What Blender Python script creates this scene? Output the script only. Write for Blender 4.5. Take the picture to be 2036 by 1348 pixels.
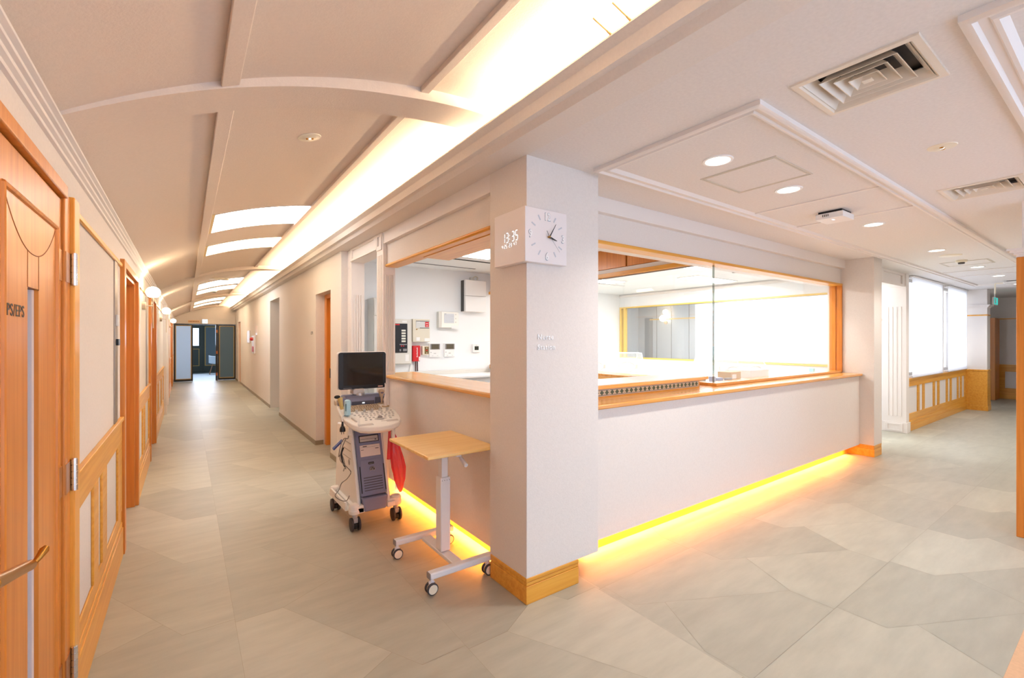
import bpy, bmesh, math, random
from mathutils import Vector, Matrix
random.seed(7)
for o in list(bpy.data.objects):
    bpy.data.objects.remove(o)
S = bpy.context.scene
C = S.collection
PI = math.pi

# ---------------------------------------------------------------- camera
cam_d = bpy.data.cameras.new('camera')
cam_d.sensor_width = 36.0
cam_d.lens = 905.0 / 2036.0 * 36.0
cam_d.clip_start = 0.02
cam = bpy.data.objects.new('camera', cam_d)
C.objects.link(cam)
cam.location = (0, 0, 1.45)
cam.rotation_euler = (PI / 2, 0, -math.atan(648 / 905.0))
S.camera = cam

# ---------------------------------------------------------------- exposure
vs = S.view_settings
vs.view_transform = 'Standard'
vs.look = 'None'
vs.gamma = 1.0
vs.use_curve_mapping = False
vs.exposure = EXPOSURE = 0.40

# ---------------------------------------------------------------- world (soft daylight of the hall behind the camera)
W = bpy.data.worlds.new('world')
S.world = W
W.use_nodes = True
bg = W.node_tree.nodes['Background']
bg.inputs[0].default_value = (0.82, 0.96, 1.22, 1)
bg.inputs[1].default_value = 1.5


def area(name, loc, size, power, color, direction, parent=None, spread=180):
    d = bpy.data.lights.new(name, 'AREA')
    d.shape = 'RECTANGLE'
    d.size, d.size_y = size
    d.energy = power
    d.color = color
    d.spread = math.radians(spread)
    o = bpy.data.objects.new(name, d)
    C.objects.link(o)
    z = -Vector(direction).normalized()
    hint = Vector((0, 0, 1)) if abs(z.z) < 0.7 else Vector((0, 1, 0))
    y = (hint - z * hint.dot(z)).normalized()
    x = y.cross(z)
    o.rotation_euler = Matrix((x, y, z)).transposed().to_euler()
    o.location = loc
    if parent is not None:
        o.parent = parent
        o.location = Vector(loc) - ORG[parent]
    return o


ORG = {}
WARM = (1.0, 0.72, 0.38)
NEUT = (0.96, 0.98, 0.97)
DAY = (0.93, 0.96, 1.0)
# LED lines of the long cove along the vaulted ceiling, laid in the trough of the beam
for y0, y1 in ((-1.6, 1.9), (2.25, 8.4), (9.1, 13.7), (14.6, 18.8)):
    area('cove_strip_light', (1.40, (y0 + y1) / 2, 2.528), (0.10, y1 - y0), 13.0 * (y1 - y0), (1.0, 0.82, 0.56), (-0.30, 0, 1))
# LED lines under the counters
area('counter_strip_light', (1.655, 3.27, 0.124), (0.015, 1.84), 4.2, (1.0, 0.55, 0.17), (0, 0, -1), None, 75)
area('counter_strip_light', (1.635, 3.27, 0.124), (0.015, 1.84), 6.5, (1.0, 0.31, 0.03), (-0.35, 0, -1), None, 170)
area('counter_strip_light', (4.42, 2.19, 0.124), (4.6, 0.015), 10.5, (1.0, 0.55, 0.17), (0, 0, -1), None, 75)
area('counter_strip_light', (4.42, 2.165, 0.124), (4.6, 0.015), 16.0, (1.0, 0.31, 0.03), (0, -0.35, -1), None, 170)
area('counter_strip_light', (7.28, 2.30, 0.055), (0.26, 0.02), 1.6, (1.0, 0.6, 0.25), (0, -0.5, -1))
# daylight behind the blinds and in the rooms beyond, plus an added station fill
area('daylight_court', (11.2, 3.2, 1.7), (4.6, 2.2), 105, DAY, (0, -1, 0))
area('daylight_inner_window', (8.95, 4.0, 1.6), (2.3, 1.6), 45, DAY, (-1, 0, 0))
area('station_fill_light', (5.4, 2.72, 2.46), (2.6, 0.06), 16, (1.0, 0.95, 0.88), (0, -0.15, -1))  # added unseen fill, brightens the items on the counter behind the glass
area('daylight_end_room', (0.9, 23.0, 1.9), (2.4, 1.4), 125, (0.66, 0.80, 1.0), (0, -1, -0.1))


# ---------------------------------------------------------------- materials
def lin(c):
    c = c / 255.0
    return c / 12.92 if c <= 0.04045 else ((c + 0.055) / 1.055) ** 2.4


def rgb(r, g, b):
    return (lin(r), lin(g), lin(b), 1)


def mat(name, col, rough=0.6, metal=0.0, spec=0.5, bump=None, vary=None, coat=0.0, emit=None, estr=0.0):
    m = bpy.data.materials.new(name)
    m.use_nodes = True
    nt = m.node_tree
    b = nt.nodes['Principled BSDF']
    b.inputs['Base Color'].default_value = col
    b.inputs['Roughness'].default_value = rough
    b.inputs['Metallic'].default_value = metal
    b.inputs['Specular IOR Level'].default_value = spec
    b.inputs['Coat Weight'].default_value = coat
    if emit:
        b.inputs['Emission Color'].default_value = emit
        b.inputs['Emission Strength'].default_value = estr
    if bump or vary:
        tc = nt.nodes.new('ShaderNodeTexCoord')
    if vary:                                   # (scale, amount)
        n = nt.nodes.new('ShaderNodeTexNoise')
        n.inputs['Scale'].default_value = vary[0]
        n.inputs['Detail'].default_value = 3
        nt.links.new(tc.outputs['Object'], n.inputs['Vector'])
        r = nt.nodes.new('ShaderNodeValToRGB')
        a = vary[1]
        r.color_ramp.elements[0].position = 0.3
        r.color_ramp.elements[1].position = 0.7
        r.color_ramp.elements[0].color = tuple(max(0, c * (1 - a)) for c in col[:3]) + (1,)
        r.color_ramp.elements[1].color = tuple(min(1, c * (1 + a)) for c in col[:3]) + (1,)
        nt.links.new(n.outputs['Fac'], r.inputs['Fac'])
        nt.links.new(r.outputs['Color'], b.inputs['Base Color'])
    if bump:                                   # (scale, strength)
        n2 = nt.nodes.new('ShaderNodeTexNoise')
        n2.inputs['Scale'].default_value = bump[0]
        n2.inputs['Detail'].default_value = 2
        nt.links.new(tc.outputs['Object'], n2.inputs['Vector'])
        bp = nt.nodes.new('ShaderNodeBump')
        bp.inputs['Strength'].default_value = bump[1]
        bp.inputs['Distance'].default_value = 0.002
        nt.links.new(n2.outputs['Fac'], bp.inputs['Height'])
        nt.links.new(bp.outputs['Normal'], b.inputs['Normal'])
    return m


def wood(name, axis, light, dark, rough=0.38):
    m = bpy.data.materials.new(name)
    m.use_nodes = True
    nt = m.node_tree
    b = nt.nodes['Principled BSDF']
    b.inputs['Roughness'].default_value = rough
    b.inputs['Coat Weight'].default_value = 0.15
    b.inputs['Coat Roughness'].default_value = 0.2
    tc = nt.nodes.new('ShaderNodeTexCoord')
    mp = nt.nodes.new('ShaderNodeMapping')
    sc = [42.0, 42.0, 42.0]
    sc['xyz'.index(axis)] = 1.6
    mp.inputs['Scale'].default_value = sc
    nt.links.new(tc.outputs['Object'], mp.inputs['Vector'])
    n = nt.nodes.new('ShaderNodeTexNoise')
    n.inputs['Scale'].default_value = 1.0
    n.inputs['Detail'].default_value = 4
    n.inputs['Distortion'].default_value = 0.6
    nt.links.new(mp.outputs['Vector'], n.inputs['Vector'])
    r = nt.nodes.new('ShaderNodeValToRGB')
    r.color_ramp.elements[0].position = 0.32
    r.color_ramp.elements[1].position = 0.62
    r.color_ramp.elements[0].color = dark
    r.color_ramp.elements[1].color = light
    nt.links.new(n.outputs['Fac'], r.inputs['Fac'])
    nt.links.new(r.outputs['Color'], b.inputs['Base Color'])
    return m


def glow(name, col, strength):
    m = bpy.data.materials.new(name)
    m.use_nodes = True
    nt = m.node_tree
    nt.nodes.clear()
    e = nt.nodes.new('ShaderNodeEmission')
    e.inputs[0].default_value = tuple(col[:3]) + (1,)
    e.inputs[1].default_value = strength
    out = nt.nodes.new('ShaderNodeOutputMaterial')
    nt.links.new(e.outputs[0], out.inputs[0])
    return m


def clear_glass(name, tint=(1, 1, 1, 1), gloss=0.06, rough=0.0, haze=0.0, hazecol=(1, 1, 1, 1)):
    m = bpy.data.materials.new(name)
    m.use_nodes = True
    nt = m.node_tree
    nt.nodes.clear()
    t = nt.nodes.new('ShaderNodeBsdfTransparent')
    t.inputs[0].default_value = tint
    g = nt.nodes.new('ShaderNodeBsdfGlossy')
    g.inputs['Roughness'].default_value = rough
    lw = nt.nodes.new('ShaderNodeLayerWeight')
    lw.inputs['Blend'].default_value = 0.25
    mu = nt.nodes.new('ShaderNodeMath')
    mu.operation = 'MULTIPLY_ADD'
    mu.inputs[1].default_value = 0.35
    mu.inputs[2].default_value = gloss
    nt.links.new(lw.outputs['Fresnel'], mu.inputs[0])
    mx = nt.nodes.new('ShaderNodeMixShader')
    nt.links.new(mu.outputs[0], mx.inputs[0])
    nt.links.new(t.outputs[0], mx.inputs[1])
    nt.links.new(g.outputs[0], mx.inputs[2])
    last = mx
    if haze:
        d = nt.nodes.new('ShaderNodeBsdfDiffuse')
        d.inputs[0].default_value = hazecol
        tr = nt.nodes.new('ShaderNodeBsdfTranslucent')
        tr.inputs[0].default_value = hazecol
        ad = nt.nodes.new('ShaderNodeMixShader')
        ad.inputs[0].default_value = 0.6
        nt.links.new(d.outputs[0], ad.inputs[1])
        nt.links.new(tr.outputs[0], ad.inputs[2])
        m2 = nt.nodes.new('ShaderNodeMixShader')
        m2.inputs[0].default_value = haze
        nt.links.new(mx.outputs[0], m2.inputs[1])
        nt.links.new(ad.outputs[0], m2.inputs[2])
        last = m2
    out = nt.nodes.new('ShaderNodeOutputMaterial')
    nt.links.new(last.outputs[0], out.inputs[0])
    return m


def blind_mat():
    m = bpy.data.materials.new('blind_cloth')
    m.use_nodes = True
    nt = m.node_tree
    nt.nodes.clear()
    d = nt.nodes.new('ShaderNodeBsdfDiffuse')
    d.inputs[0].default_value = (0.9, 0.9, 0.92, 1)
    t = nt.nodes.new('ShaderNodeBsdfTranslucent')
    t.inputs[0].default_value = (0.92, 0.93, 0.96, 1)
    mx = nt.nodes.new('ShaderNodeMixShader')
    mx.inputs[0].default_value = 0.65
    nt.links.new(d.outputs[0], mx.inputs[1])
    nt.links.new(t.outputs[0], mx.inputs[2])
    out = nt.nodes.new('ShaderNodeOutputMaterial')
    nt.links.new(mx.outputs[0], out.inputs[0])
    return m


def floor_mat(name='floor_vinyl', k=1.0):
    m = bpy.data.materials.new(name)
    m.use_nodes = True
    nt = m.node_tree
    b = nt.nodes['Principled BSDF']
    b.inputs['Roughness'].default_value = 0.42
    b.inputs['Specular IOR Level'].default_value = 0.35
    tc = nt.nodes.new('ShaderNodeTexCoord')
    at = nt.nodes.new('ShaderNodeAttribute')
    at.attribute_name = 'tile'
    sep = nt.nodes.new('ShaderNodeSeparateColor')
    nt.links.new(at.outputs['Color'], sep.inputs[0])
    mp = nt.nodes.new('ShaderNodeMapping')
    mp.inputs['Scale'].default_value = (1.2, 5.5, 1)
    nt.links.new(tc.outputs['Object'], mp.inputs['Vector'])
    cr = nt.nodes.new('ShaderNodeCombineXYZ')
    mul = nt.nodes.new('ShaderNodeMath')
    mul.operation = 'MULTIPLY'
    mul.inputs[1].default_value = 6.28
    nt.links.new(sep.outputs[1], mul.inputs[0])
    nt.links.new(mul.outputs[0], cr.inputs[2])
    nt.links.new(mul.outputs[0], cr.inputs[0])
    nt.links.new(cr.outputs[0], mp.inputs['Location'])
    n = nt.nodes.new('ShaderNodeTexNoise')
    n.inputs['Scale'].default_value = 2.2
    n.inputs['Detail'].default_value = 6
    n.inputs['Roughness'].default_value = 0.62
    nt.links.new(mp.outputs['Vector'], n.inputs['Vector'])
    r = nt.nodes.new('ShaderNodeValToRGB')
    r.color_ramp.elements[0].position = 0.3
    r.color_ramp.elements[1].position = 0.72
    r.color_ramp.elements[0].color = tuple(c * k for c in rgb(171, 167, 152)[:3]) + (1,)
    r.color_ramp.elements[1].color = tuple(c * k for c in rgb(186, 182, 166)[:3]) + (1,)
    nt.links.new(n.outputs['Fac'], r.inputs['Fac'])
    hs = nt.nodes.new('ShaderNodeHueSaturation')
    mr = nt.nodes.new('ShaderNodeMapRange')
    mr.inputs[3].default_value = 0.87
    mr.inputs[4].default_value = 1.08
    nt.links.new(sep.outputs[0], mr.inputs[0])
    nt.links.new(mr.outputs[0], hs.inputs['Value'])
    nt.links.new(r.outputs['Color'], hs.inputs['Color'])
    nt.links.new(hs.outputs['Color'], b.inputs['Base Color'])
    return m


PAPER = mat('wallpaper_beige', rgb(228, 221, 215), 0.75, bump=(160, 0.35), vary=(90, 0.025))
CEIL = mat('ceiling_paper', rgb(228, 223, 220), 0.8, bump=(130, 0.5), vary=(70, 0.03))
VAULT = mat('vault_paper', rgb(226, 211, 198), 0.8, bump=(130, 0.35), vary=(70, 0.02))
TRIM = mat('white_paint', rgb(235, 228, 223), 0.5)
NSW = mat('white_wall', rgb(238, 239, 240), 0.7, bump=(150, 0.2))
WZ = wood('wood_upright', 'z', rgb(220, 140, 54), rgb(204, 121, 40))
WY = wood('wood_along', 'y', rgb(236, 172, 66), rgb(222, 150, 48))
WX = wood('wood_across', 'x', rgb(236, 172, 66), rgb(222, 150, 48))
WZL = wood('wood_upright_light', 'z', rgb(240, 172, 70), rgb(226, 150, 50))
MAPLE = wood('wood_table', 'x', rgb(246, 206, 136), rgb(236, 190, 114), 0.32)
CTOP = wood('wood_counter', 'y', rgb(238, 186, 114), rgb(228, 168, 92), 0.24)
CTOPX = wood('wood_counter_across', 'x', rgb(232, 168, 90), rgb(214, 142, 64), 0.16)
FLOOR = floor_mat()
SEAM = mat('floor_seam', rgb(150, 138, 118), 0.6)
PEACH = mat('floor_sheet', rgb(214, 172, 134), 0.45, vary=(60, 0.05))
BASEGREY = mat('baseboard_grey', rgb(150, 135, 112), 0.5)
CREAM = mat('cream_plastic', rgb(236, 226, 204), 0.4)
WHITE = mat('white_plastic', rgb(240, 238, 236), 0.35)
GREYW = mat('grey_white_plastic', rgb(222, 218, 210), 0.4)
SLATE = mat('slate_plastic', rgb(124, 128, 158), 0.4)
SLATE2 = mat('slate_dark_plastic', rgb(78, 78, 92), 0.4)
BLACK = mat('black_plastic', rgb(20, 19, 20), 0.35)
SCREEN = mat('screen_black', rgb(14, 12, 13), 0.12, coat=0.3)
RUBBER = mat('rubber_grey', rgb(60, 58, 60), 0.6)
STEELW = mat('white_steel', rgb(236, 234, 236), 0.35)
CHROME = mat('chrome', (0.8, 0.8, 0.82, 1), 0.2, metal=1.0)
BRASS = mat('brass', rgb(190, 140, 70), 0.28, metal=1.0)
ALU = mat('aluminium', rgb(165, 158, 150), 0.4, metal=0.8)
DKGREY = mat('dark_grey', rgb(70, 66, 64), 0.5)
MIDGREY = mat('mid_grey', rgb(140, 138, 140), 0.5)
RED = mat('red_plastic', rgb(205, 30, 36), 0.35)
GLASS = clear_glass('window_glass')
ACRYL = clear_glass('acrylic', (0.97, 0.98, 0.98, 1), 0.05, 0.05, 0.10, (0.95, 0.97, 0.97, 1))
BLIND = blind_mat()
LENS = glow('lamp_lens', (1.0, 0.93, 0.80), 9.0)
GLOBE = glow('globe_glass', (1.0, 0.90, 0.72), 6.0)
PANEL = glow('panel_lens', (0.95, 0.98, 1.0), 6.0)
PANELW = glow('warm_panel_lens', (1.0, 0.88, 0.64), 5.0)
NSPANEL = glow('station_panel_lens', (1.0, 0.99, 0.97), 9.0)
LED = glow('led_white', (0.95, 0.98, 1.0), 1.0)


# ---------------------------------------------------------------- mesh builder
class MB:
    def __init__(s):
        s.v, s.f, s.m, s.isl = [], [], [], []

    def add(s, vs_, fs, mi=0):
        b = len(s.v)
        s.v += [tuple(p) for p in vs_]
        for f in fs:
            s.f.append([b + i for i in f])
            s.m.append(mi)
        s.isl.append((b, len(s.v), len(s.f) - len(fs), len(s.f)))
        return s

    def box(s, x0, x1, y0, y1, z0, z1, mi=0):
        p = [(x0, y0, z0), (x1, y0, z0), (x1, y1, z0), (x0, y1, z0), (x0, y0, z1), (x1, y0, z1), (x1, y1, z1), (x0, y1, z1)]
        return s.add(p, [(0, 3, 2, 1), (4, 5, 6, 7), (0, 1, 5, 4), (1, 2, 6, 5), (2, 3, 7, 6), (3, 0, 4, 7)], mi)

    def prism(s, pts, axis, a, b, mi=0):
        n = len(pts)

        def mk(p, t):
            return {'x': (t, p[0], p[1]), 'y': (p[0], t, p[1]), 'z': (p[0], p[1], t)}[axis]
        vs_ = [mk(p, a) for p in pts] + [mk(p, b) for p in pts]
        fs = [tuple(range(n))[::-1], tuple(range(n, 2 * n))] + [(i, (i + 1) % n, n + (i + 1) % n, n + i) for i in range(n)]
        return s.add(vs_, fs, mi)

    def cyl(s, p0, p1, r0, r1=None, n=20, mi=0):
        r1 = r0 if r1 is None else r1
        p0, p1 = Vector(p0), Vector(p1)
        q = (p1 - p0).to_track_quat('Z', 'Y')
        vs_ = []
        for p, r in ((p0, r0), (p1, r1)):
            for i in range(n):
                a = 2 * PI * i / n
                vs_.append(p + q @ Vector((math.cos(a) * r, math.sin(a) * r, 0)))
        fs = [tuple(range(n))[::-1], tuple(range(n, 2 * n))] + [(i, (i + 1) % n, n + (i + 1) % n, n + i) for i in range(n)]
        return s.add(vs_, fs, mi)

    def ell(s, c, rx, ry, rz, nu=24, nv=14, mi=0):
        vs_, fs = [], []
        for j in range(nv + 1):
            t = PI * j / nv
            for i in range(nu):
                a = 2 * PI * i / nu
                vs_.append((c[0] + rx * math.sin(t) * math.cos(a), c[1] + ry * math.sin(t) * math.sin(a), c[2] + rz * math.cos(t)))
        for j in range(nv):
            for i in range(nu):
                fs.append((j * nu + i, j * nu + (i + 1) % nu, (j + 1) * nu + (i + 1) % nu, (j + 1) * nu + i))
        return s.add(vs_, fs, mi)

    def lathe(s, c, prof, n=28, axis='z', mi=0):
        vs_, fs = [], []
        k = len(prof)
        for r, h in prof:
            for i in range(n):
                a = 2 * PI * i / n
                u, w = r * math.cos(a), r * math.sin(a)
                vs_.append({'z': (c[0] + u, c[1] + w, c[2] + h), 'x': (c[0] + h, c[1] + u, c[2] + w), 'y': (c[0] + u, c[1] + h, c[2] + w)}[axis])
        for j in range(k - 1):
            for i in range(n):
                fs.append((j * n + i, j * n + (i + 1) % n, (j + 1) * n + (i + 1) % n, (j + 1) * n + i))
        fs.append(tuple(range(n)))
        fs.append(tuple(range((k - 1) * n, k * n)))
        return s.add(vs_, fs, mi)

    def tube(s, path, r, n=8, mi=0):
        pts = [Vector(p) for p in path]
        rr = r if isinstance(r, (list, tuple)) else [r] * len(pts)
        vs_, fs = [], []
        for k, p in enumerate(pts):
            d = (pts[min(k + 1, len(pts) - 1)] - pts[max(k - 1, 0)]).normalized()
            q = d.to_track_quat('Z', 'Y')
            for i in range(n):
                a = 2 * PI * i / n
                vs_.append(p + q @ Vector((math.cos(a) * rr[k], math.sin(a) * rr[k], 0)))
        for k in range(len(pts) - 1):
            for i in range(n):
                fs.append((k * n + i, k * n + (i + 1) % n, (k + 1) * n + (i + 1) % n, (k + 1) * n + i))
        fs.append(tuple(range(n))[::-1])
        fs.append(tuple(range((len(pts) - 1) * n, len(pts) * n)))
        return s.add(vs_, fs, mi)

    def slab(s, axis, a, b, u0, u1, w0, w1, holes, mi=0):
        """board from a to b on an axis, spanning u and w on the two others, with rectangular holes (u0,u1,w0,w1)"""
        us = sorted(set([u0, u1] + [min(max(h[i], u0), u1) for h in holes for i in (0, 1)]))
        ws = sorted(set([w0, w1] + [min(max(h[i], w0), w1) for h in holes for i in (2, 3)]))

        def inside(u, w):
            return any(h[0] < u < h[1] and h[2] < w < h[3] for h in holes)
        cell = {}
        for i in range(len(us) - 1):
            for j in range(len(ws) - 1):
                cell[i, j] = not inside((us[i] + us[i + 1]) / 2, (ws[j] + ws[j + 1]) / 2)

        def mk(u, w, t):
            return {'x': (t, u, w), 'y': (u, t, w), 'z': (u, w, t)}[axis]
        vi = {}
        vs_, fs = [], []

        def V(i, j, t):
            if (i, j, t) not in vi:
                vi[i, j, t] = len(vs_)
                vs_.append(mk(us[i], ws[j], a if t == 0 else b))
            return vi[i, j, t]
        for (i, j), ok in cell.items():
            if not ok:
                continue
            q = [(i, j), (i + 1, j), (i + 1, j + 1), (i, j + 1)]
            fs.append([V(x, y, 0) for x, y in q][::-1])
            fs.append([V(x, y, 1) for x, y in q])
            for (di, dj), (p, r) in (((0, -1), (0, 1)), ((1, 0), (1, 2)), ((0, 1), (2, 3)), ((-1, 0), (3, 0))):
                if not cell.get((i + di, j + dj), False):
                    A, B = q[p], q[r]
                    fs.append([V(*A, 0), V(*B, 0), V(*B, 1), V(*A, 1)])
        return s.add(vs_, fs, mi)

    def rings(s, x0, x1, y0, y1, z, prof, mi=0):
        """rectangular moulding on a ceiling: profile of (inward offset, drop)"""
        vs_, fs = [], []
        for o, d in prof:
            vs_ += [(x0 + o, y0 + o, z - d), (x1 - o, y0 + o, z - d), (x1 - o, y1 - o, z - d), (x0 + o, y1 - o, z - d)]
        for k in range(len(prof) - 1):
            for i in range(4):
                fs.append((4 * k + i, 4 * k + (i + 1) % 4, 4 * k + 4 + (i + 1) % 4, 4 * k + 4 + i))
        return s.add(vs_, fs, mi)

    def grid(s, fn, nu, nv, mi=0):
        vs_ = [fn(i / nu, j / nv) for j in range(nv + 1) for i in range(nu + 1)]
        fs = [(j * (nu + 1) + i, j * (nu + 1) + i + 1, (j + 1) * (nu + 1) + i + 1, (j + 1) * (nu + 1) + i) for j in range(nv) for i in range(nu)]
        return s.add(vs_, fs, mi)

    def pieces(s, name, mats, parent, **k):
        """every separate piece becomes a part of its own"""
        out = []
        for a, b, f0, f1 in s.isl:
            q = MB()
            q.v = s.v[a:b]
            q.f = [[i - a for i in f] for f in s.f[f0:f1]]
            q.m = s.m[f0:f1]
            out.append(q.obj(name, mats, parent, **k))
        return out

    def obj(s, name, mats, parent=None, bevel=0.0, smooth=True, seg=2, angle=35, fix=True):
        if not isinstance(mats, (list, tuple)):
            mats = [mats]
        if parent is not None:
            org = ORG[parent]
        else:
            xs, ys, zs = zip(*s.v)
            org = Vector(((min(xs) + max(xs)) / 2, (min(ys) + max(ys)) / 2, min(zs)))
        me = bpy.data.meshes.new(name)
        me.from_pydata([Vector(p) - org for p in s.v], [], s.f)
        for m in mats:
            me.materials.append(m)
        for p, mi in zip(me.polygons, s.m):
            p.material_index = mi
        if fix:
            bm = bmesh.new()
            bm.from_mesh(me)
            bmesh.ops.recalc_face_normals(bm, faces=bm.faces)
            bm.to_mesh(me)
            bm.free()
        if smooth:
            me.shade_smooth()
            me.set_sharp_from_angle(angle=math.radians(angle))
        o = bpy.data.objects.new(name, me)
        C.objects.link(o)
        if parent is not None:
            o.parent = parent
        else:
            o.location = org
        ORG[o] = org
        if bevel:
            b = o.modifiers.new('bevel', 'BEVEL')
            b.width = bevel
            b.segments = seg
            b.limit_method = 'ANGLE'
            b.harden_normals = False
        return o


def box(*a):
    return MB().box(*a)


def tag(o, label, cat, group=None, kind=None):
    o['label'] = label
    o['category'] = cat
    if group:
        o['group'] = group
    if kind:
        o['kind'] = kind
    return o


def struct(o):
    o['kind'] = 'structure'
    return o


def thing(name, label, cat, loc, group=None):
    o = bpy.data.objects.new(name, None)
    o.empty_display_size = 0.05
    C.objects.link(o)
    o.location = loc
    ORG[o] = Vector(loc)
    return tag(o, label, cat, group)


def dup(root, loc, label, group=None):
    c = root.copy()
    C.objects.link(c)
    c.location = loc
    ORG[c] = Vector(loc)
    c['label'] = label
    if group:
        c['group'] = group
    for ch in list(root.children):
        k = ch.copy()
        C.objects.link(k)
        k.parent = c
        for g in list(ch.children):
            q = g.copy()
            C.objects.link(q)
            q.parent = k
    return c


def text(name, body, size, loc, rot, m, parent=None, depth=0.0006, xs=0.9, space=1.0, bold=0.0):
    cu = bpy.data.curves.new(name, 'FONT')
    cu.body = body
    cu.size = size
    cu.extrude = depth
    cu.space_character = space
    cu.offset = bold
    t = bpy.data.objects.new(name, cu)
    me = bpy.data.meshes.new_from_object(t)
    bpy.data.objects.remove(t)
    me.materials.clear()
    me.materials.append(m)
    me.name = name
    R = Matrix.Rotation(rot[2], 4, 'Z') @ Matrix.Rotation(rot[0], 4, 'X') @ Matrix.Diagonal((xs, 1, 1, 1))
    me.transform(R)
    o = bpy.data.objects.new(name, me)
    C.objects.link(o)
    if parent is not None:
        o.parent = parent
        o.location = Vector(loc) - ORG[parent]
    else:
        o.location = loc
    ORG[o] = Vector(loc)
    return o


R_NY = (PI / 2, 0, 0)          # faces -Y
R_NX = (PI / 2, 0, -PI / 2)    # faces -X
R_PX = (PI / 2, 0, PI / 2)     # faces +X


def strokes(mb, pts, w, plane, at, th=0.0008, mi=0):
    """thin raised strokes: list of segments (u0,w0,u1,w1) on a plane ('x' or 'y')"""
    for u0, w0, u1, w1 in pts:
        d = Vector((u1 - u0, w1 - w0))
        L = d.length or 1e-6
        n = Vector((-d.y, d.x)) / L * w / 2
        P = [(u0 + n.x, w0 + n.y), (u1 + n.x, w1 + n.y), (u1 - n.x, w1 - n.y), (u0 - n.x, w0 - n.y)]
        mb.prism(P, plane, at, at - th, mi)


# ================================================================ SETTING
Z0, ZC, ZN = 0.0, 2.456, 2.48


# ---- floor: vinyl tiles laid in angular courses, the pattern turned by 90 degrees in the cross corridor
def clip(poly, x0, x1, y0, y1):
    for ax, lim, sg in ((0, x0, 1), (0, x1, -1), (1, y0, 1), (1, y1, -1)):
        out = []
        for i in range(len(poly)):
            p, q = poly[i - 1], poly[i]
            ip, iq = sg * (p[ax] - lim) >= -1e-9, sg * (q[ax] - lim) >= -1e-9
            if ip != iq:
                t = (lim - p[ax]) / (q[ax] - p[ax])
                out.append((p[0] + t * (q[0] - p[0]), p[1] + t * (q[1] - p[1])))
            if iq:
                out.append(q)
        poly = out
        if len(poly) < 3:
            return []
    return poly


def tiles(x0, x1, y0, y1, sx, oy, turned):
    res = []
    w, h = 0.87, 0.87
    a0, a1, b0, b1 = (x0, x1, y0, y1) if not turned else (y0, y1, x0, x1)
    k = math.floor((a0 - sx) / w)
    while sx + k * w < a1:
        s = sx + k * w
        j = math.floor((b0 - oy) / h) - 2
        while oy + j * h < b1 + 2 * h:
            y = oy + j * h + (0.0 if k % 2 == 0 else 0.0)
            low = [(s, y), (s + 0.22, y), (s + 0.65, y - 0.84), (s + w, y - 0.84)]
            top = [(p, q + h) for p, q in low]
            m0 = (s + 0.22, y)
            pol1 = [low[0], low[1], (s + 0.57, y + 0.186), (s + 0.22, y + h), (s, y + h)]
            pol2 = [low[1], low[2], low[3], (s + w, y - 0.84 + h), (s + 0.65, y - 0.84 + h), (s + 0.57, y + 0.186)]
            for P in (pol1, pol2):
                if turned:
                    P = [(q, p) for p, q in P]
                P = clip(P, x0, x1, y0, y1)
                if P:
                    res.append(P)
            j += 1
        k += 1
    return res


def make_floor():
    polys = tiles(-1.2, 1.955, -2.2, 20.2, 0.205, 2.72, False) + tiles(1.955, 17.0, 0.36, 8.0, 0.98, 1.96, True)
    me = bpy.data.meshes.new('floor')
    bm = bmesh.new()
    col = bm.loops.layers.color.new('tile')
    g = 0.0011
    for P in polys:
        c = Vector((sum(p[0] for p in P) / len(P), sum(p[1] for p in P) / len(P)))
        vs_ = []
        for p in P:
            d = Vector(p) - c
            L = max(d.length, 1e-6)
            q = c + d * max(0, (L - g) / L)
            vs_.append(bm.verts.new((q.x, q.y, 0)))
        try:
            f = bm.faces.new(vs_)
        except ValueError:
            continue
        cc = (random.random(), random.random(), random.random(), 1)
        for l in f.loops:
            l[col] = cc
    bmesh.ops.recalc_face_normals(bm, faces=bm.faces)
    for f in bm.faces:
        if f.normal.z < 0:
            f.normal_flip()
    # screed below, seen only in the hairline joints
    for x0, x1, y0, y1 in ((-1.2, 1.955, -2.2, 20.2), (1.955, 17.0, 0.36, 8.0)):
        q = [bm.verts.new(p) for p in ((x0, y0, -0.0012), (x1, y0, -0.0012), (x1, y1, -0.0012), (x0, y1, -0.0012))]
        f = bm.faces.new(q)
        f.material_index = 1
        q = [bm.verts.new(p) for p in ((x0, y0, -0.1), (x0, y1, -0.1), (x1, y1, -0.1), (x1, y0, -0.1))]
        bm.faces.new(q).material_index = 1
    bm.to_mesh(me)
    bm.free()
    me.materials.append(FLOOR)
    me.materials.append(SEAM)
    o = bpy.data.objects.new('floor', me)
    C.objects.link(o)
    ORG[o] = Vector((0, 0, 0))
    return struct(o)


make_floor()
struct(box(1.955, 17, -2.2, 0.36, -0.1, 0.0).obj('floor', PEACH))
struct(box(-1.2, 3.2, 20.2, 24.5, -0.1, 0.0).obj('floor', mat('end_room_floor', rgb(196, 200, 206), 0.4)))


# ---- vaulted ceiling of the long corridor
def circle3(a, b, c):
    (x1, y1), (x2, y2), (x3, y3) = a, b, c
    d = 2 * (x1 * (y2 - y3) + x2 * (y3 - y1) + x3 * (y1 - y2))
    ux = ((x1 * x1 + y1 * y1) * (y2 - y3) + (x2 * x2 + y2 * y2) * (y3 - y1) + (x3 * x3 + y3 * y3) * (y1 - y2)) / d
    uy = ((x1 * x1 + y1 * y1) * (x3 - x2) + (x2 * x2 + y2 * y2) * (x1 - x3) + (x3 * x3 + y3 * y3) * (x2 - x1)) / d
    return ux, uy, math.hypot(x1 - ux, y1 - uy)


VX, VZ, VR = circle3((-0.36, 2.145), (0.476, 2.545), (1.25, 2.667))


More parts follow.
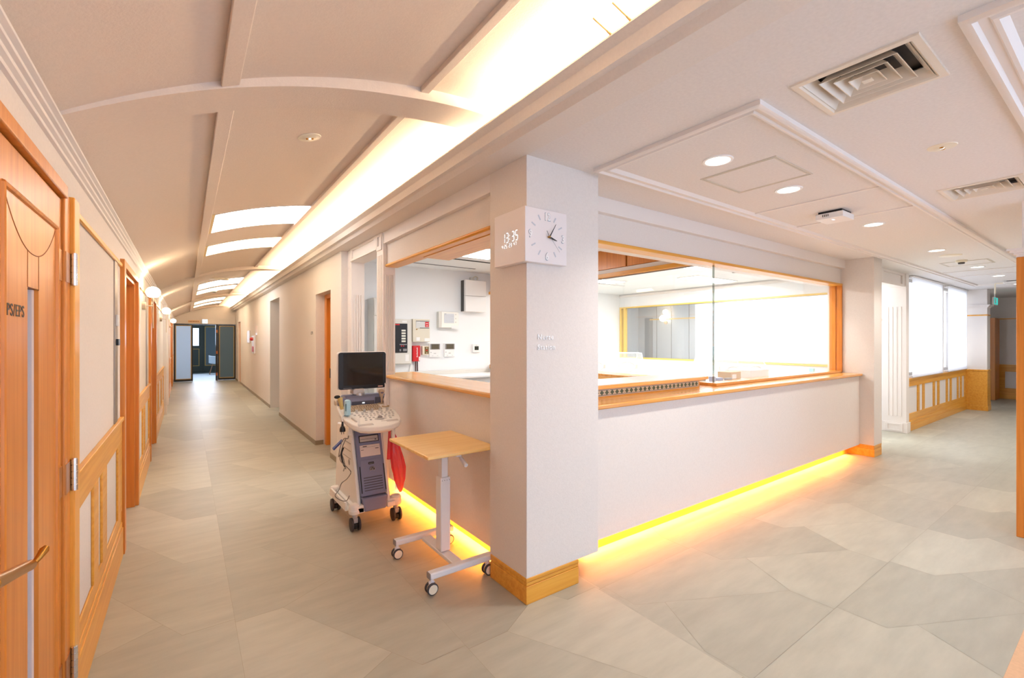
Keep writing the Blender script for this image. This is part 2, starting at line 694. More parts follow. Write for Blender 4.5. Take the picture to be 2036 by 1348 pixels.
def vz(x):
    return VZ + math.sqrt(VR * VR - (x - VX) ** 2)


xs = [-0.36 + i * (1.54 + 0.36) / 40 for i in range(41)]
struct(MB().prism([(x, vz(x)) for x in xs] + [(x, vz(x) + 0.04) for x in xs[::-1]], 'y', -2.2, 19.0).obj('ceiling', VAULT))


def arc_strip(x0, x1, y0, y1, drop0, drop1, n=28):
    """curved slab hugging the vault, its depth going from drop0 (at x0) to drop1 (at x1)"""
    X = [x0 + i * (x1 - x0) / n for i in range(n + 1)]
    return MB().prism([(x, vz(x) - drop0 - (drop1 - drop0) * min(1, 1.6 * i / n)) for i, x in enumerate(X)] + [(x, vz(x) + 0.005) for x in X[::-1]], 'y', y0, y1)


n_trim = [0]


def trim(mb, m, bevel=0.0, name=None, **k):
    n_trim[0] += 1
    return struct(mb.obj(name or 'trim_%d' % n_trim[0], m, bevel=bevel, **k))


for y in (2.0, 8.45, 13.85, 18.75):
    trim(arc_strip(-0.36, 1.5, y, y + 0.215, 0.012, 0.055), VAULT)
for x0, x1, d in ((0.105, 0.165, 0.024), (0.90, 0.945, 0.022)):
    for y0, y1 in ((-2.2, 2.0), (2.215, 8.45), (8.665, 13.85), (14.065, 18.75)):
        X = (x0, x1)
        trim(MB().prism([(x0, vz(x0) - d), (x1, vz(x1) - d), (x1, vz(x1) + 0.01), (x0, vz(x0) + 0.01)], 'y', y0, y1), VAULT, 0.004)

# ---- beam with the light cove between vault and flat ceiling
prof = []
for i in range(9):
    t = i / 8 * PI / 2
    k = i / 8
    prof.append((1.25 + 0.105 * (0.7 * k + 0.3 * math.sin(t)), 2.547 - 0.091 * (0.7 * k + 0.3 * (1 - math.cos(t)))))
prof += [(1.515, 2.456), (1.515, 2.72), (1.49, 2.72), (1.49, 2.485), (1.30, 2.485), (1.272, 2.556), (1.252, 2.556)]
struct(MB().prism(prof, 'y', -2.2, 19.0).obj('ceiling_beam', PAPER))

# ---- flat ceiling
vents = [(1.95, 2.35, 0.435, 0.83), (4.13, 4.53, 0.437, 0.832)]
holes = [(a + 0.03, b - 0.03, c + 0.03, d - 0.03) for a, b, c, d in vents]
struct(MB().slab('z', ZC, ZC + 0.05, 1.515, 17.0, -2.2, 2.32, holes).obj('ceiling', CEIL))
struct(box(13.3, 17.0, 2.32, 2.6, ZC, ZC + 0.05).obj('ceiling', CEIL))
struct(box(1.58, 9.1, 2.33, 7.3, ZN, ZN + 0.05).obj('ceiling', NSW))
MOLD = [(0, 0), (0, 0.02), (0.012, 0.026), (0.022, 0.026), (0.03, 0.014), (0.05, 0.012), (0.056, 0.02), (0.066, 0.02), (0.074, 0.008), (0.08, 0.0)]
trim(MB().rings(1.955, 12.0, 0.945, 1.905, ZC, MOLD), TRIM, fix=False)
trim(MB().rings(1.955, 6.0, -2.1, 0.345, ZC, [(o * 1.2, d * 1.1) for o, d in MOLD]), TRIM, fix=False)
for x in (3.71, 4.455, 9.36, 10.1):
    trim(box(x - 0.012, x + 0.012, 1.02, 1.83, ZC - 0.008, ZC + 0.004), TRIM, 0.002)

# ---- left wall with its doors
LW = -0.36
DOORS_L = [(1.0, 2.16, 1.93), (4.10, 5.12, 1.94), (6.95, 8.03, 1.94), (11.05, 11.8, 1.94), (12.9, 14.0, 1.94), (16.2, 17.3, 1.94)]
struct(MB().slab('x', LW - 0.25, LW, -2.2, 19.2, 0, 2.20, [(a, b, -1, h) for a, b, h in DOORS_L]).obj('wall_left', PAPER))
corn = [(-0.362, 2.155), (-0.318, 2.155), (-0.318, 2.146), (-0.330, 2.140), (-0.330, 2.130), (-0.340, 2.126), (-0.340, 2.114), (-0.350, 2.108), (-0.350, 2.096), (-0.362, 2.092)]
trim(MB().prism(corn, 'y', -2.2, 19.0), TRIM, angle=20)


def casing(y0, y1, z1, right=0.10, left=0.10, depth=0.025, lintel=0.05):
    m = MB()
    m.box(LW - 0.01, LW + depth, y1, y1 + right, 0, z1 + lintel)
    if left:
        m.box(LW - 0.01, LW + depth, y0 - left, y0, 0, z1 + lintel)
    m.box(LW - 0.01, LW + depth - 0.002, y0, y1, z1, z1 + lintel)
    return trim(m, WZ, 0.004)


# casing of the service door: broad post on its hinge side
trim(MB().box(LW - 0.24, LW + 0.022, 2.165, 2.25, 0, 1.955)
     .box(LW - 0.24, LW + 0.03, 0.9, 2.165, 1.932, 1.975), WZ, 0.004)
trim(box(LW - 0.01, LW + 0.034, 2.25, 2.345, 0, 1.96), WZL, 0.004)


def wainscot(y0, y1, nsplit):
    """dado on the left wall: base, rails, stiles and cap"""
    m = MB()
    x = LW
    m.box(x, x + 0.018, y0, y1, 0, 0.19).box(x, x + 0.013, y0, y1, 0.19, 0.225).box(x, x + 0.009, y0, y1, 0.225, 0.30)
    m.box(x, x + 0.012, y0, y1, 0.765, 0.905).box(x, x + 0.022, y0, y1, 0.905, 0.93)
    for a, b in nsplit:
        m.box(x, x + 0.0115, a, b, 0.30, 0.765)
    o = trim(m, WY, 0.003)
    r = trim(box(x, x + 0.014, y0, y1, 1.93, 1.955), WY, 0.004)
    return o


wainscot(2.345, 4.0, [(2.86, 3.0), (3.13, 3.29), (3.79, 4.0)])
wainscot(5.22, 6.85, [(5.22, 5.3), (5.82, 5.94), (6.06, 6.18), (6.74, 6.85)])
wainscot(8.13, 10.95, [(8.13, 8.25), (8.9, 9.02), (9.15, 9.27), (9.9, 10.02), (10.15, 10.27), (10.85, 10.95)])
wainscot(11.9, 12.8, [(11.9, 12.0), (12.3, 12.4), (12.7, 12.8)])
wainscot(14.1, 16.1, [(14.1, 14.2), (14.8, 14.9), (15.05, 15.15), (16.0, 16.1)])
wainscot(17.4, 19.0, [(17.4, 17.5), (18.1, 18.2), (18.9, 19.0)])
trim(box(LW - 0.01, LW + 0.06, 10.95, 11.02, 0, 2.1), TRIM, 0.004)
trim(box(LW - 0.01, LW + 0.05, 12.45, 12.62, 0, 2.1), TRIM, 0.004)

n_door = [0]


def leaf_name():
    n_door[0] += 1
    return 'door_%d' % n_door[0]


# service door: leaf with a tall narrow pane, bead moulding and a garland groove
dl = struct(MB().slab('x', -0.395, -0.347, 1.005, 2.158, 0.008, 1.925, [(1.755, 1.868, 0.12, 1.592)]).obj(leaf_name(), WZ))
dl['label'] = 'orange wood service door with tall slot pane'
bead = MB()
for (a, b), (c, d) in (((1.545, 0.12), (1.545, 1.815)), ((1.545, 1.815), (2.085, 1.815)), ((2.085, 1.815), (2.085, 0.12))):
    bead.tube([(-0.347, a, b), (-0.347, c, d)], 0.0075, 8)
bead.obj('bead_moulding', WZ, dl)
gar = []
for i in range(25):
    t = -1 + 2 * i / 24
    gar.append((-0.3475, 1.815 + 0.255 * t, 1.685 + 0.115 * abs(t) ** 2.2))
grv = MB().tube(gar, 0.0018, 6)
for y in (1.755, 1.868):
    grv.box(-0.349, -0.3462, y - 0.001, y + 0.001, 1.59, 1.69)
grv.obj('groove', mat('groove_brown', rgb(150, 84, 32), 0.6), dl)
box(-0.378, -0.372, 1.75, 1.873, 0.115, 1.597).obj('pane', mat('slot_pane', rgb(112, 100, 82), 0.2), dl)
box(-0.372, -0.356, 1.842, 1.866, 0.12, 1.59).obj('pane_bead', mat('slot_bead', rgb(226, 220, 226), 0.4), dl)
for z in (1.70, 0.965, 0.29):
    h = MB().box(-0.3475, -0.3435, 2.085, 2.157, z - 0.052, z + 0.052).box(-0.3385, -0.335, 2.166, 2.24, z - 0.052, z + 0.052).obj('hinge', mat('hinge_plate', rgb(206, 150, 96), 0.3, metal=0.85), dl)
    k = MB()
    for i in range(5):
        k.cyl((-0.326, 2.244, z - 0.057 + i * 0.023), (-0.326, 2.244, z - 0.036 + i * 0.023), 0.0095, n=16)
    k.cyl((-0.326, 2.244, z - 0.058), (-0.326, 2.244, z + 0.058), 0.007, n=12)
    k.obj('hinge_knuckle', CHROME, h)
text('door_lettering', 'PS/EPS', 0.043, (-0.3465, 1.577, 1.507), R_PX, DKGREY, dl, xs=1.12, space=1.12)
hd = MB().lathe((-0.347, 1.235, 0.995), [(0.0, 0.0), (0.028, 0.0), (0.028, 0.01), (0.024, 0.014), (0.015, 0.02), (0.015, 0.05), (0.0, 0.055)], 24, 'x')
hd.tube([(-0.29, 1.225, 1.002), (-0.288, 1.30, 0.983), (-0.286, 1.40, 0.958), (-0.284, 1.455, 0.944)], [0.0145, 0.0125, 0.0118, 0.0118], 16)
hd.tube([(-0.284, 1.452, 0.944), (-0.280, 1.468, 0.943), (-0.274, 1.478, 0.950), (-0.267, 1.488, 0.962), (-0.263, 1.492, 0.968)], [0.0105, 0.006, 0.007, 0.0095, 0.005], 12)
hd.obj('lever_handle', BRASS, dl)


def recess_door(y0, y1, z1, name_door=True, plain=False):
    """recessed leaf behind its lining in the left wall"""
    casing(y0, y1, z1, 0.075, 0.09)
    m = MB().box(LW - 0.25, LW, y1 - 0.03, y1, 0, z1).box(LW - 0.25, LW, y0, y0 + 0.03, 0, z1).box(LW - 0.25, LW, y0 + 0.03, y1 - 0.03, z1 - 0.03, z1)
    trim(m, WZ, 0.003)
    d = struct(box(LW - 0.24, LW - 0.20, y0 + 0.032, y1 - 0.032, 0.008, z1 - 0.032).obj(leaf_name(), WZ, bevel=0.003))
    MB().cyl((LW - 0.2, y1 - 0.12, 0.97), (LW - 0.14, y1 - 0.12, 0.97), 0.01).tube([(LW - 0.14, y1 - 0.12, 0.97), (LW - 0.14, y1 - 0.25, 0.97)], 0.009, 10).obj('lever_handle', BRASS, d)
    return d


for a, b, h in DOORS_L[1:]:
    recess_door(a, b, h)
# aluminium pocket strip and its switch beside the first recessed door
trim(box(LW, LW + 0.008, 3.67, 3.80, 0.93, 1.93), ALU, 0.002)
trim(box(LW, LW + 0.008, 6.40, 6.50, 0.93, 1.93), ALU, 0.002)

# ---- right wall of the long corridor
RW = 1.44
struct(MB().slab('x', RW, RW + 0.16, 5.36, 19.2, 0, 2.5, [(5.83, 6.62, -1, 2.055), (9.6, 10.78, -1, 2.245), (17.2, 18.1, -1, 2.02)]).obj('wall_right', PAPER))
m = MB()
for a, b in ((5.36, 5.83), (6.62, 9.6), (10.78, 17.2), (18.1, 19.0)):
    m.box(RW - 0.008, RW, a, b, 0, 0.06)
m.box(RW - 0.008, RW + 0.07, 5.352, 5.36, 0, 0.06)
m.box(RW, RW + 0.10, 6.612, 6.62, 0, 0.06)
struct(m.obj('baseboard_right', BASEGREY))
trim(MB().box(1.555, 1.655, 6.52, 6.62, 0, 2.055).box(1.555, 1.655, 5.83, 6.52, 2.0, 2.055).box(1.555, 1.655, 5.83, 5.88, 0, 2.0), WZ, 0.004)
d = struct(box(1.60, 1.64, 5.88, 6.52, 0.008, 2.0).obj(leaf_name(), WZ, bevel=0.002))
box(1.585, 1.60, 6.44, 6.47, 0.92, 1.05).obj('pull_handle', DKGREY, d)
trim(MB().box(1.5, 1.6, 18.0, 18.1, 0, 2.02).box(1.5, 1.6, 17.2, 17.3, 0, 2.02), WZ, 0.003)
struct(box(1.56, 1.6, 17.3, 18.0, 0.008, 2.02).obj(leaf_name(), WZ, bevel=0.002))
# side passage seen through the plain opening
struct(MB().box(1.6, 3.6, 10.78, 10.9, 0, 2.4).box(1.6, 3.6, 9.48, 9.6, 0, 2.4).box(3.6, 3.7, 9.48, 10.9, 0, 2.4).box(1.6, 3.6, 9.6, 10.78, 2.4, 2.45).box(1.6, 3.6, 9.6, 10.78, -0.05, 0.001).obj('recess_wall', PAPER))

# ---- far end of the long corridor: header, glass doors, green room
struct(MB().slab('y', 19.0, 19.15, -0.62, 1.6, 0, 2.75, [(-0.335, 1.44, -1, 1.965)]).obj('wall_far', PAPER))
trim(box(0.15, 1.44, 18.985, 19.0, 2.16, 2.175), PAPER)
BLK = mat('door_black', rgb(34, 34, 34), 0.4)
GOLD = mat('gold_line', rgb(196, 160, 88), 0.4)
FROST = clear_glass('frosted_glass_lit', (0.8, 0.88, 0.95, 1), 0.05, 0.1, 0.85, (0.72, 0.82, 0.92, 1))  # bluish light on this leaf is put into the tint
FROST2 = clear_glass('frosted_glass_shaded', (0.5, 0.56, 0.55, 1), 0.05, 0.15, 0.8, (0.24, 0.29, 0.29, 1))  # same frosted glass, its shade put into a darker tint
trim(MB().box(-0.345, 1.445, 18.99, 19.16, 1.945, 1.97).box(0.845, 0.90, 18.99, 19.16, 0, 1.945), BLK)


def glass_door(x0, x1, fm):
    d = struct(MB().slab('y', 19.0, 19.04, x0, x1, 0.008, 1.943, [(x0 + 0.05, x1 - 0.05, 0.09, 1.90)]).obj(leaf_name(), BLK))
    MB().slab('y', 18.994, 19.02, x0 + 0.042, x1 - 0.042, 0.08, 1.91, [(x0 + 0.06, x1 - 0.06, 0.10, 1.892)]).obj('gold_frame', GOLD, d)
    box(x0 + 0.05, x1 - 0.05, 19.012, 19.022, 0.09, 1.90).obj('pane', fm, d)
    return d


glass_door(-0.335, 0.19, FROST)
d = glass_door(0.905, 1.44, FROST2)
for z in (0.22, 0.98, 1.72):
    box(0.855, 0.90, 18.984, 18.992, z - 0.05, z + 0.05).obj('hinge', mat('hinge_copper', rgb(190, 104, 40), 0.4, metal=0.3), d)
GRN = mat('green_panel', rgb(74, 84, 78), 0.5)
DKB = mat('green_grey_panel', rgb(98, 116, 124), 0.35)
struct(MB().box(-1.2, 3.2, 24.0, 24.1, 0, 2.6).box(-1.2, -1.1, 19.15, 24, 0, 2.6).box(3.1, 3.2, 19.15, 24, 0, 2.6).box(-1.2, 3.2, 19.15, 24, 2.6, 2.65).obj('wall_north', GRN))
wd = struct(MB().slab('y', 23.94, 23.99, 0.12, 0.50, 0.02, 2.25, [(0.20, 0.45, 1.16, 1.92)]).obj('window_1', GRN))
box(0.20, 0.45, 23.96, 23.97, 1.16, 1.92).obj('pane', glow('lit_pane', (0.72, 0.85, 1.0), 1.6), wd)
MB().slab('y', 23.925, 23.94, 0.19, 0.47, 0.28, 1.03, [(0.22, 0.44, 0.31, 1.0)]).obj('gold_frame', GOLD, wd)
wd = struct(box(0.62, 1.35, 23.94, 23.99, 0.02, 2.25).obj(leaf_name(), GRN))
MB().slab('y', 23.925, 23.94, 0.66, 1.3, 0.28, 2.0, [(0.70, 1.26, 0.32, 1.96)]).obj('gold_frame', GOLD, wd)
box(0.70, 1.26, 23.928, 23.94, 0.32, 1.96).obj('panel', DKB, wd)

# ---- columns of the nurse station
col = struct(MB().box(1.51, 2.067, 1.972, 2.34, 0.14, ZC + 0.02).obj('corner_column', PAPER, bevel=0.003))
bm_ = MB()
for i, (a, b, o) in enumerate(((0, 0.098, 0.004), (0.1, 0.118, 0.0015), (0.12, 0.141, 0.003))):
    bm_.box(1.51 - o, 1.897, 1.972 - o, 2.33, a, b)
bm_.box(1.513, 1.894, 1.975, 2.33, 0, 0.14)
trim(bm_, WX, 0.0025, name='baseboard_near')
struct(box(6.85, 7.13, 1.95, 2.45, 0.14, ZC + 0.02).obj('far_column', PAPER, bevel=0.003))
bm_ = MB()
for a, b, o in ((0, 0.098, 0.004), (0.1, 0.118, 0.0015), (0.12, 0.141, 0.003)):
    bm_.box(6.85 - o, 7.11, 1.95 - o, 2.45, a, b)
bm_.box(6.853, 7.107, 1.953, 2.44, 0, 0.14)
trim(bm_, WX, 0.0025, name='baseboard_far')

# ---- left front of the nurse station: header, crown, wood nosing, wood soffit
struct(MB().box(1.55, 1.66, 2.34, 4.2, 2.155, ZN).obj('wall_side', PAPER))
trim(box(1.512, 1.56, 2.34, 4.187, 2.348, ZC + 0.01), TRIM, 0.003)
trim(MB().box(1.528, 1.66, 2.34, 4.2, 2.13, 2.157), WY, 0.012)
trim(box(1.60, 1.84, 2.34, 3.5, 2.125, 2.2), WY, 0.002)
# fluted pilaster and cased opening
PFL = mat('pilaster_paint', rgb(238, 230, 224), 0.5)


def flutes(mb, plane, at, u0, u1, z0, z1, n, out):
    """raised fillets with rounded reeds between"""
    w = (u1 - u0) / (2 * n + 1)
    for i in range(n):
        a = u0 + (2 * i + 1) * w
        if plane == 'y':
            mb.box(a, a + w, at - out, at + 0.002, z0, z1)
        else:
            mb.box(at - out, at + 0.002, a, a + w, z0, z1)


m = box(1.512, 1.63, 4.2, 4.375, 0, ZC + 0.01)
flutes(m, 'y', 4.2, 1.522, 1.624, 1.14, 2.06, 5, 0.009)
for i in range(5):
    m.box(1.506, 1.513, 4.225 + 0.028 * i, 4.239 + 0.028 * i, 0.2, 2.25)
m.box(1.504, 1.513, 4.205, 4.37, 0, 0.16)
trim(m, PFL, 0.0015)
m = box(1.512, 1.66, 5.22, 5.36, 0, ZC + 0.01)
flutes(m, 'y', 5.22, 1.53, 1.65, 0.25, 1.95, 4, 0.009)
for i in range(4):
    m.box(1.506, 1.513, 5.24 + 0.028 * i, 5.254 + 0.028 * i, 0.2, 2.25)
trim(m, PFL, 0.0015)
m = box(1.512, 1.66, 4.375, 5.22, 2.315, ZC + 0.01)
m.add(*[[(1.506, 4.45, 2.345), (1.506, 5.15, 2.345), (1.506, 5.15, 2.435), (1.506, 4.45, 2.435)], [(0, 1, 2, 3)]])
m2 = MB().slab('x', 1.5, 1.512, 4.36, 5.235, 2.318, ZC, [(4.44, 5.16, 2.345, 2.43)]).slab('x', 1.5, 1.512, 4.225, 4.355, 2.30, ZC, [(4.26, 4.33, 2.34, 2.43)])
trim(box(1.512, 1.66, 4.375, 5.22, 2.315, ZC + 0.01), PFL)
trim(m2, PFL, 0.001)

# ---- right front of the nurse station
struct(box(2.067, 6.85, 2.30, 2.52, 2.157, ZN).obj('wall_front', PAPER))
trim(box(2.067, 6.85, 2.25, 2.31, 2.35, ZC + 0.01), TRIM, 0.003)
trim(box(2.067, 6.85, 2.278, 2.40, 2.134, 2.159), WX, 0.003)
trim(box(2.067, 6.85, 2.40, 2.52, 2.145, 2.159), TRIM)
trim(MB().box(6.825, 6.85, 2.28, 2.335, 1.03, 2.136).box(6.825, 6.85, 2.348, 2.42, 1.03, 2.136).box(6.838, 6.85, 2.335, 2.348, 1.03, 2.136), WZ, 0.002)
# header of the return partition inside
trim(MB().box(3.91, 4.03, 2.52, 6.1, 2.157, 2.2), WY, 0.002)
trim(MB().box(3.93, 4.03, 2.52, 6.1, 2.2, 2.245), TRIM)

# ---- walls inside the station
struct(box(1.6, 4.2, 6.1, 6.2, 0, ZN + 0.02).obj('wall_back', NSW))
struct(MB().box(4.2, 8.3, 7.2, 7.3, 0, ZN + 0.02).box(4.1, 4.2, 6.1, 7.3, 0, ZN + 0.02).obj('wall_rear', NSW))
IW = 8.26
struct(MB().slab('x', IW, IW + 0.06, 2.45, 7.2, 0, ZN + 0.02, [(2.84, 7.16, 1.04, 2.155)]).obj('wall_inner', NSW))
struct(box(1.6, 1.7, 5.36, 6.1, 0, ZN + 0.02).obj('wall_west', NSW))
trim(MB().slab('x', IW - 0.015, IW + 0.07, 2.80, 7.19, 1.01, 2.185, [(2.84, 7.14, 1.04, 2.155)]), mat('wood_yellow', rgb(238, 200, 100), 0.4))
trim(box(IW - 0.01, IW + 0.05, 7.02, 7.08, 1.04, 2.155), mat('wood_yellow_post', rgb(238, 200, 100), 0.4))
trim(MB().box(IW - 0.025, IW, 2.5, 7.2, ZN - 0.07, ZN - 0.02), TRIM, 0.004)
w2 = struct(box(IW + 0.03, IW + 0.036, 2.84, 7.14, 1.04, 2.155).obj('window_2', GLASS))
# passage behind the internal window
GPW = mat('passage_wall', rgb(196, 202, 206), 0.6)
struct(MB().box(9.05, 9.15, 5.15, 7.3, 0, ZN).box(IW + 0.06, 9.15, 7.3, 7.4, 0, ZN).obj('passage_wall', GPW))
struct(MB().slab('x', 9.05, 9.13, 2.42, 5.15, 0, ZN, [(2.95, 5.1, 0.9, 2.3)]).obj('wall_outer', NSW))
m = MB()
for y in (5.9, 6.35, 6.75):
    m.box(9.042, 9.052, y, y + 0.012, 0, 2.4)
m.box(9.04, 9.052, 6.87, 7.1, 0, 1.95)
trim(m, mat('passage_joint', rgb(150, 152, 154), 0.6))
trim(box(9.035, 9.052, 5.2, 6.95, 1.90, 1.925), mat('rail_yellow', rgb(232, 196, 110), 0.4))
trim(box(9.03, 9.05, 2.47, 2.95, 1.74, 1.775), WY, 0.003)
trim(box(9.03, 9.05, 2.47, 5.1, 0, 0.09), WY, 0.003)

# ---- cased opening and window wall of the cross corridor
m = box(9.0, 9.14, 2.16, 2.46, 0.16, ZC + 0.01)
flutes(m, 'x', 9.0, 2.19, 2.43, 0.25, 1.95, 4, 0.006)
m.box(8.985, 9.155, 2.145, 2.47, 0, 0.16)
trim(m, PFL, 0.002)
m = MB().slab('x', 8.975, 8.986, 2.2, 2.42, 0.02, 0.14, [(2.24, 2.38, 0.045, 0.115)])
trim(m, PFL, 0.001)
trim(MB().box(7.13, 9.0, 2.2, 2.34, 2.26, ZC + 0.01), PFL)
trim(MB().slab('y', 2.18, 2.2, 7.13, 9.0, 2.25, ZC, [(8.05, 8.9, 2.29, 2.42), (7.2, 7.95, 2.29, 2.42)]), PFL, 0.001)
trim(MB().box(7.13, 7.42, 2.22, 2.40, 0.06, 1.005), PAPER, 0.003)
WY0 = 2.2
WINS = [(9.2, 11.15), (11.4, 13.05)]
struct(MB().slab('y', WY0, WY0 + 0.1, 9.14, 13.1, 0, ZC + 0.01, [(a, b, 0.86, 2.42) for a, b in WINS]).obj('window_wall', TRIM))
for i, (a, b) in enumerate(WINS):
    w = struct(MB().slab('y', WY0 + 0.04, WY0 + 0.08, a, b, 0.86, 2.42, [(a + 0.05, b - 0.05, 0.91, 2.37)]).obj('window_%d' % (i + 3), ALU))
    box(a + 0.05, b - 0.05, WY0 + 0.055, WY0 + 0.06, 0.91, 2.37).obj('pane', GLASS, w)
m = MB()
y = WY0
m.box(9.14, 13.1, y - 0.03, y, 0, 0.10).box(9.14, 13.1, y - 0.022, y, 0.10, 0.16).box(9.14, 13.1, y - 0.014, y, 0.16, 0.27)
m.box(9.14, 13.1, y - 0.014, y, 0.70, 0.80).box(9.14, 13.1, y - 0.03, y, 0.80, 0.83)
for a, b in ((9.14, 9.22), (9.72, 9.83), (10.02, 10.13), (10.66, 10.77), (10.95, 11.07), (11.55, 11.66), (11.84, 11.95), (12.4, 12.5), (12.65, 12.76), (13.0, 13.1)):
    m.box(a, b, y - 0.0135, y, 0.27, 0.70)
trim(m, WX, 0.003)
# end pillar
struct(box(13.1, 13.4, 1.88, 2.3, 0, ZC + 0.01).obj('end_pillar', TRIM))
m = MB().box(13.085, 13.415, 1.865, 2.3, 0, 0.10).box(13.09, 13.41, 1.87, 2.3, 0.10, 0.17).box(13.094, 13.406, 1.874, 2.3, 0.17, 0.80).box(13.085, 13.415, 1.865, 2.3, 0.80, 0.83)
trim(m, WX, 0.003)
trim(box(13.092, 13.408, 1.872, 2.3, 1.92, 1.945), WX)
m = MB()
for i, (d, z) in enumerate(((0.01, 2.08), (0.025, 2.10), (0.045, 2.12))):
    m.box(13.1 - d, 13.4 + d, 1.88 - d, 2.3, z, z + 0.02)
trim(m, TRIM)
# dim end of the cross corridor
struct(MB().box(16.2, 16.3, -0.4, 3.2, 0, ZC).box(13.4, 16.3, 2.55, 2.65, 0, ZC).obj('wall_east', PAPER))
m = MB().box(16.15, 16.2, 0.4, 2.55, 0, 0.16).box(16.185, 16.2, 0.4, 2.55, 0.16, 0.26).box(16.185, 16.2, 0.4, 2.55, 0.66, 0.80).box(16.17, 16.2, 0.4, 2.55, 0.80, 0.83).box(16.17, 16.2, 0.4, 2.55, 1.93, 1.95)
for y in (0.5, 1.05, 1.62, 2.02):
    m.box(16.186, 16.2, y, y + 0.13, 0.26, 0.66)
trim(m, WY, 0.003)
trim(MB().box(15.55, 16.1, 2.10, 2.2, 0, 1.95), WZ, 0.004)
# south side of the cross corridor: cased wall end
struct(box(5.0, 16.2, 0.1, 0.5, 0, ZC).obj('wall_south', PAPER))
trim(MB().box(4.955, 5.10, 0.05, 0.562, 0, 2.05), WZ, 0.004)
m = MB()
for d, z in ((0.0, 2.05), (0.012, 2.065), (0.03, 2.08), (0.045, 2.095)):
    m.box(4.955 - d, 5.10, 0.05, 0.562 + d, z, z + 0.016)
trim(m, TRIM)
trim(box(4.97, 5.1, 0.1, 0.535, 2.11, ZC), TRIM)


# ================================================================ FURNITURE AND FITTINGS
# ---- counters
t = thing('reception_counter', 'beige counter front on the long corridor side, behind the rolling table', 'counter', (1.62, 3.27, 0))
box(1.57, 1.66, 2.34, 4.2, 0.13, 1.08).obj('front_panel', PAPER, t)
box(1.685, 1.72, 2.335, 4.2, 0.0, 0.129).obj('toe_kick', WY, t)
o = MB().prism([(1.535, 2.34), (1.925, 2.34), (1.925, 4.44), (1.66, 4.44), (1.66, 4.195), (1.535, 4.195)], 'z', 1.08, 1.112).obj('countertop', CTOP, bevel=0.011, seg=3)
tag(o, 'wooden countertop on the corridor side, in front of the wall panels', 'countertop')
t = thing('reception_counter', 'long beige counter front under the glass, glowing orange at its foot', 'counter', (4.45, 2.15, 0))
box(2.067, 6.85, 2.10, 2.2, 0.13, 0.99).obj('front_panel', PAPER, t)
box(2.0, 6.85, 2.222, 2.26, 0.0, 0.129).obj('toe_kick', WX, t)
m = MB().prism([(2.067, 2.065), (6.849, 2.065), (6.849, 2.95), (1.93, 2.95), (1.93, 2.345), (2.067, 2.345)], 'z', 0.99, 1.02)
o = m.obj('countertop', CTOPX, bevel=0.008, seg=3)
tag(o, 'long glossy wooden countertop running below the glass pane', 'countertop')
box(4.06, 6.82, 2.42, 2.945, 1.019, 1.0203).obj('white_inlay', WHITE, o)
t = thing('counter_ledge', 'raised writing ledge with a band of green diamond tiles', 'ledge', (2.8, 2.45, 1.02))
box(1.94, 3.72, 2.325, 2.62, 1.02, 1.087).obj('upstand', WX, t)
o = MB().prism([(1.935, 2.28), (3.70, 2.28), (3.84, 2.31), (3.86, 2.36), (3.84, 2.66), (1.935, 2.66)], 'z', 1.087, 1.1145).obj('nosing', CTOPX, t, bevel=0.004)
MB().prism([(1.936, 2.30), (3.69, 2.30), (3.82, 2.33), (3.835, 2.37), (3.82, 2.65), (1.936, 2.65)], 'z', 1.1145, 1.1175).obj('writing_surface', mat('laminate_white', rgb(238, 236, 232), 0.25), t)
tb = MB()
TC, TG, TK = mat('tile_cream', rgb(222, 206, 172), 0.3), mat('tile_green', rgb(82, 96, 66), 0.3), mat('tile_line', rgb(70, 72, 76), 0.4)
TGR = mat('tile_grout', rgb(206, 196, 198), 0.7)
tb.box(1.95, 3.695, 2.320, 2.326, 1.030, 1.083, 3)
for i in range(11):
    a = 3.69 - (i + 1) * 0.163
    if a < 1.93:
        break
    b = a + 0.158
    tb.box(a, b, 2.317, 2.3205, 1.033, 1.080, 0)
    for z in (1.0365, 1.0725):
        tb.box(a + 0.004, b - 0.004, 2.3162, 2.3175, z, z + 0.0035, 2)
    for k in range(3):
        c = a + 0.158 * (k + 0.5) / 3
        tb.prism([(c - 0.021, 1.0565), (c, 1.0385), (c + 0.021, 1.0565), (c, 1.0745)], 'y', 2.3158, 2.3175, 1)
tb.obj('tile_band', [TC, TG, TK, TGR], t, smooth=False)
t = thing('glass_screen', 'frameless glass corner screen standing on the long counter', 'glass screen', (5.3, 2.34, 1.02))
MB().prism([(3.92, 2.28), (6.824, 2.28), (6.824, 2.40), (4.04, 2.40), (4.04, 6.09), (3.92, 6.09)], 'z', 1.02, 1.046).obj('base_rail', CTOPX, t, bevel=0.004)
box(3.972, 6.824, 2.336, 2.344, 1.046, 2.157).obj('pane', GLASS, t)
box(3.966, 3.974, 2.346, 6.09, 1.046, 2.157).obj('pane', GLASS, t)
box(3.964, 3.976, 2.334, 2.347, 1.046, 2.157).obj('corner_joint', clear_glass('glass_edge', (0.62, 0.70, 0.68, 1), 0.25), t)
EDGE = mat('glass_channel', rgb(150, 152, 154), 0.3, metal=0.4)
MB().box(3.972, 6.824, 2.33, 2.35, 2.135, 2.145).box(3.96, 3.98, 2.346, 6.09, 2.147, 2.157).obj('top_channel', EDGE, t)
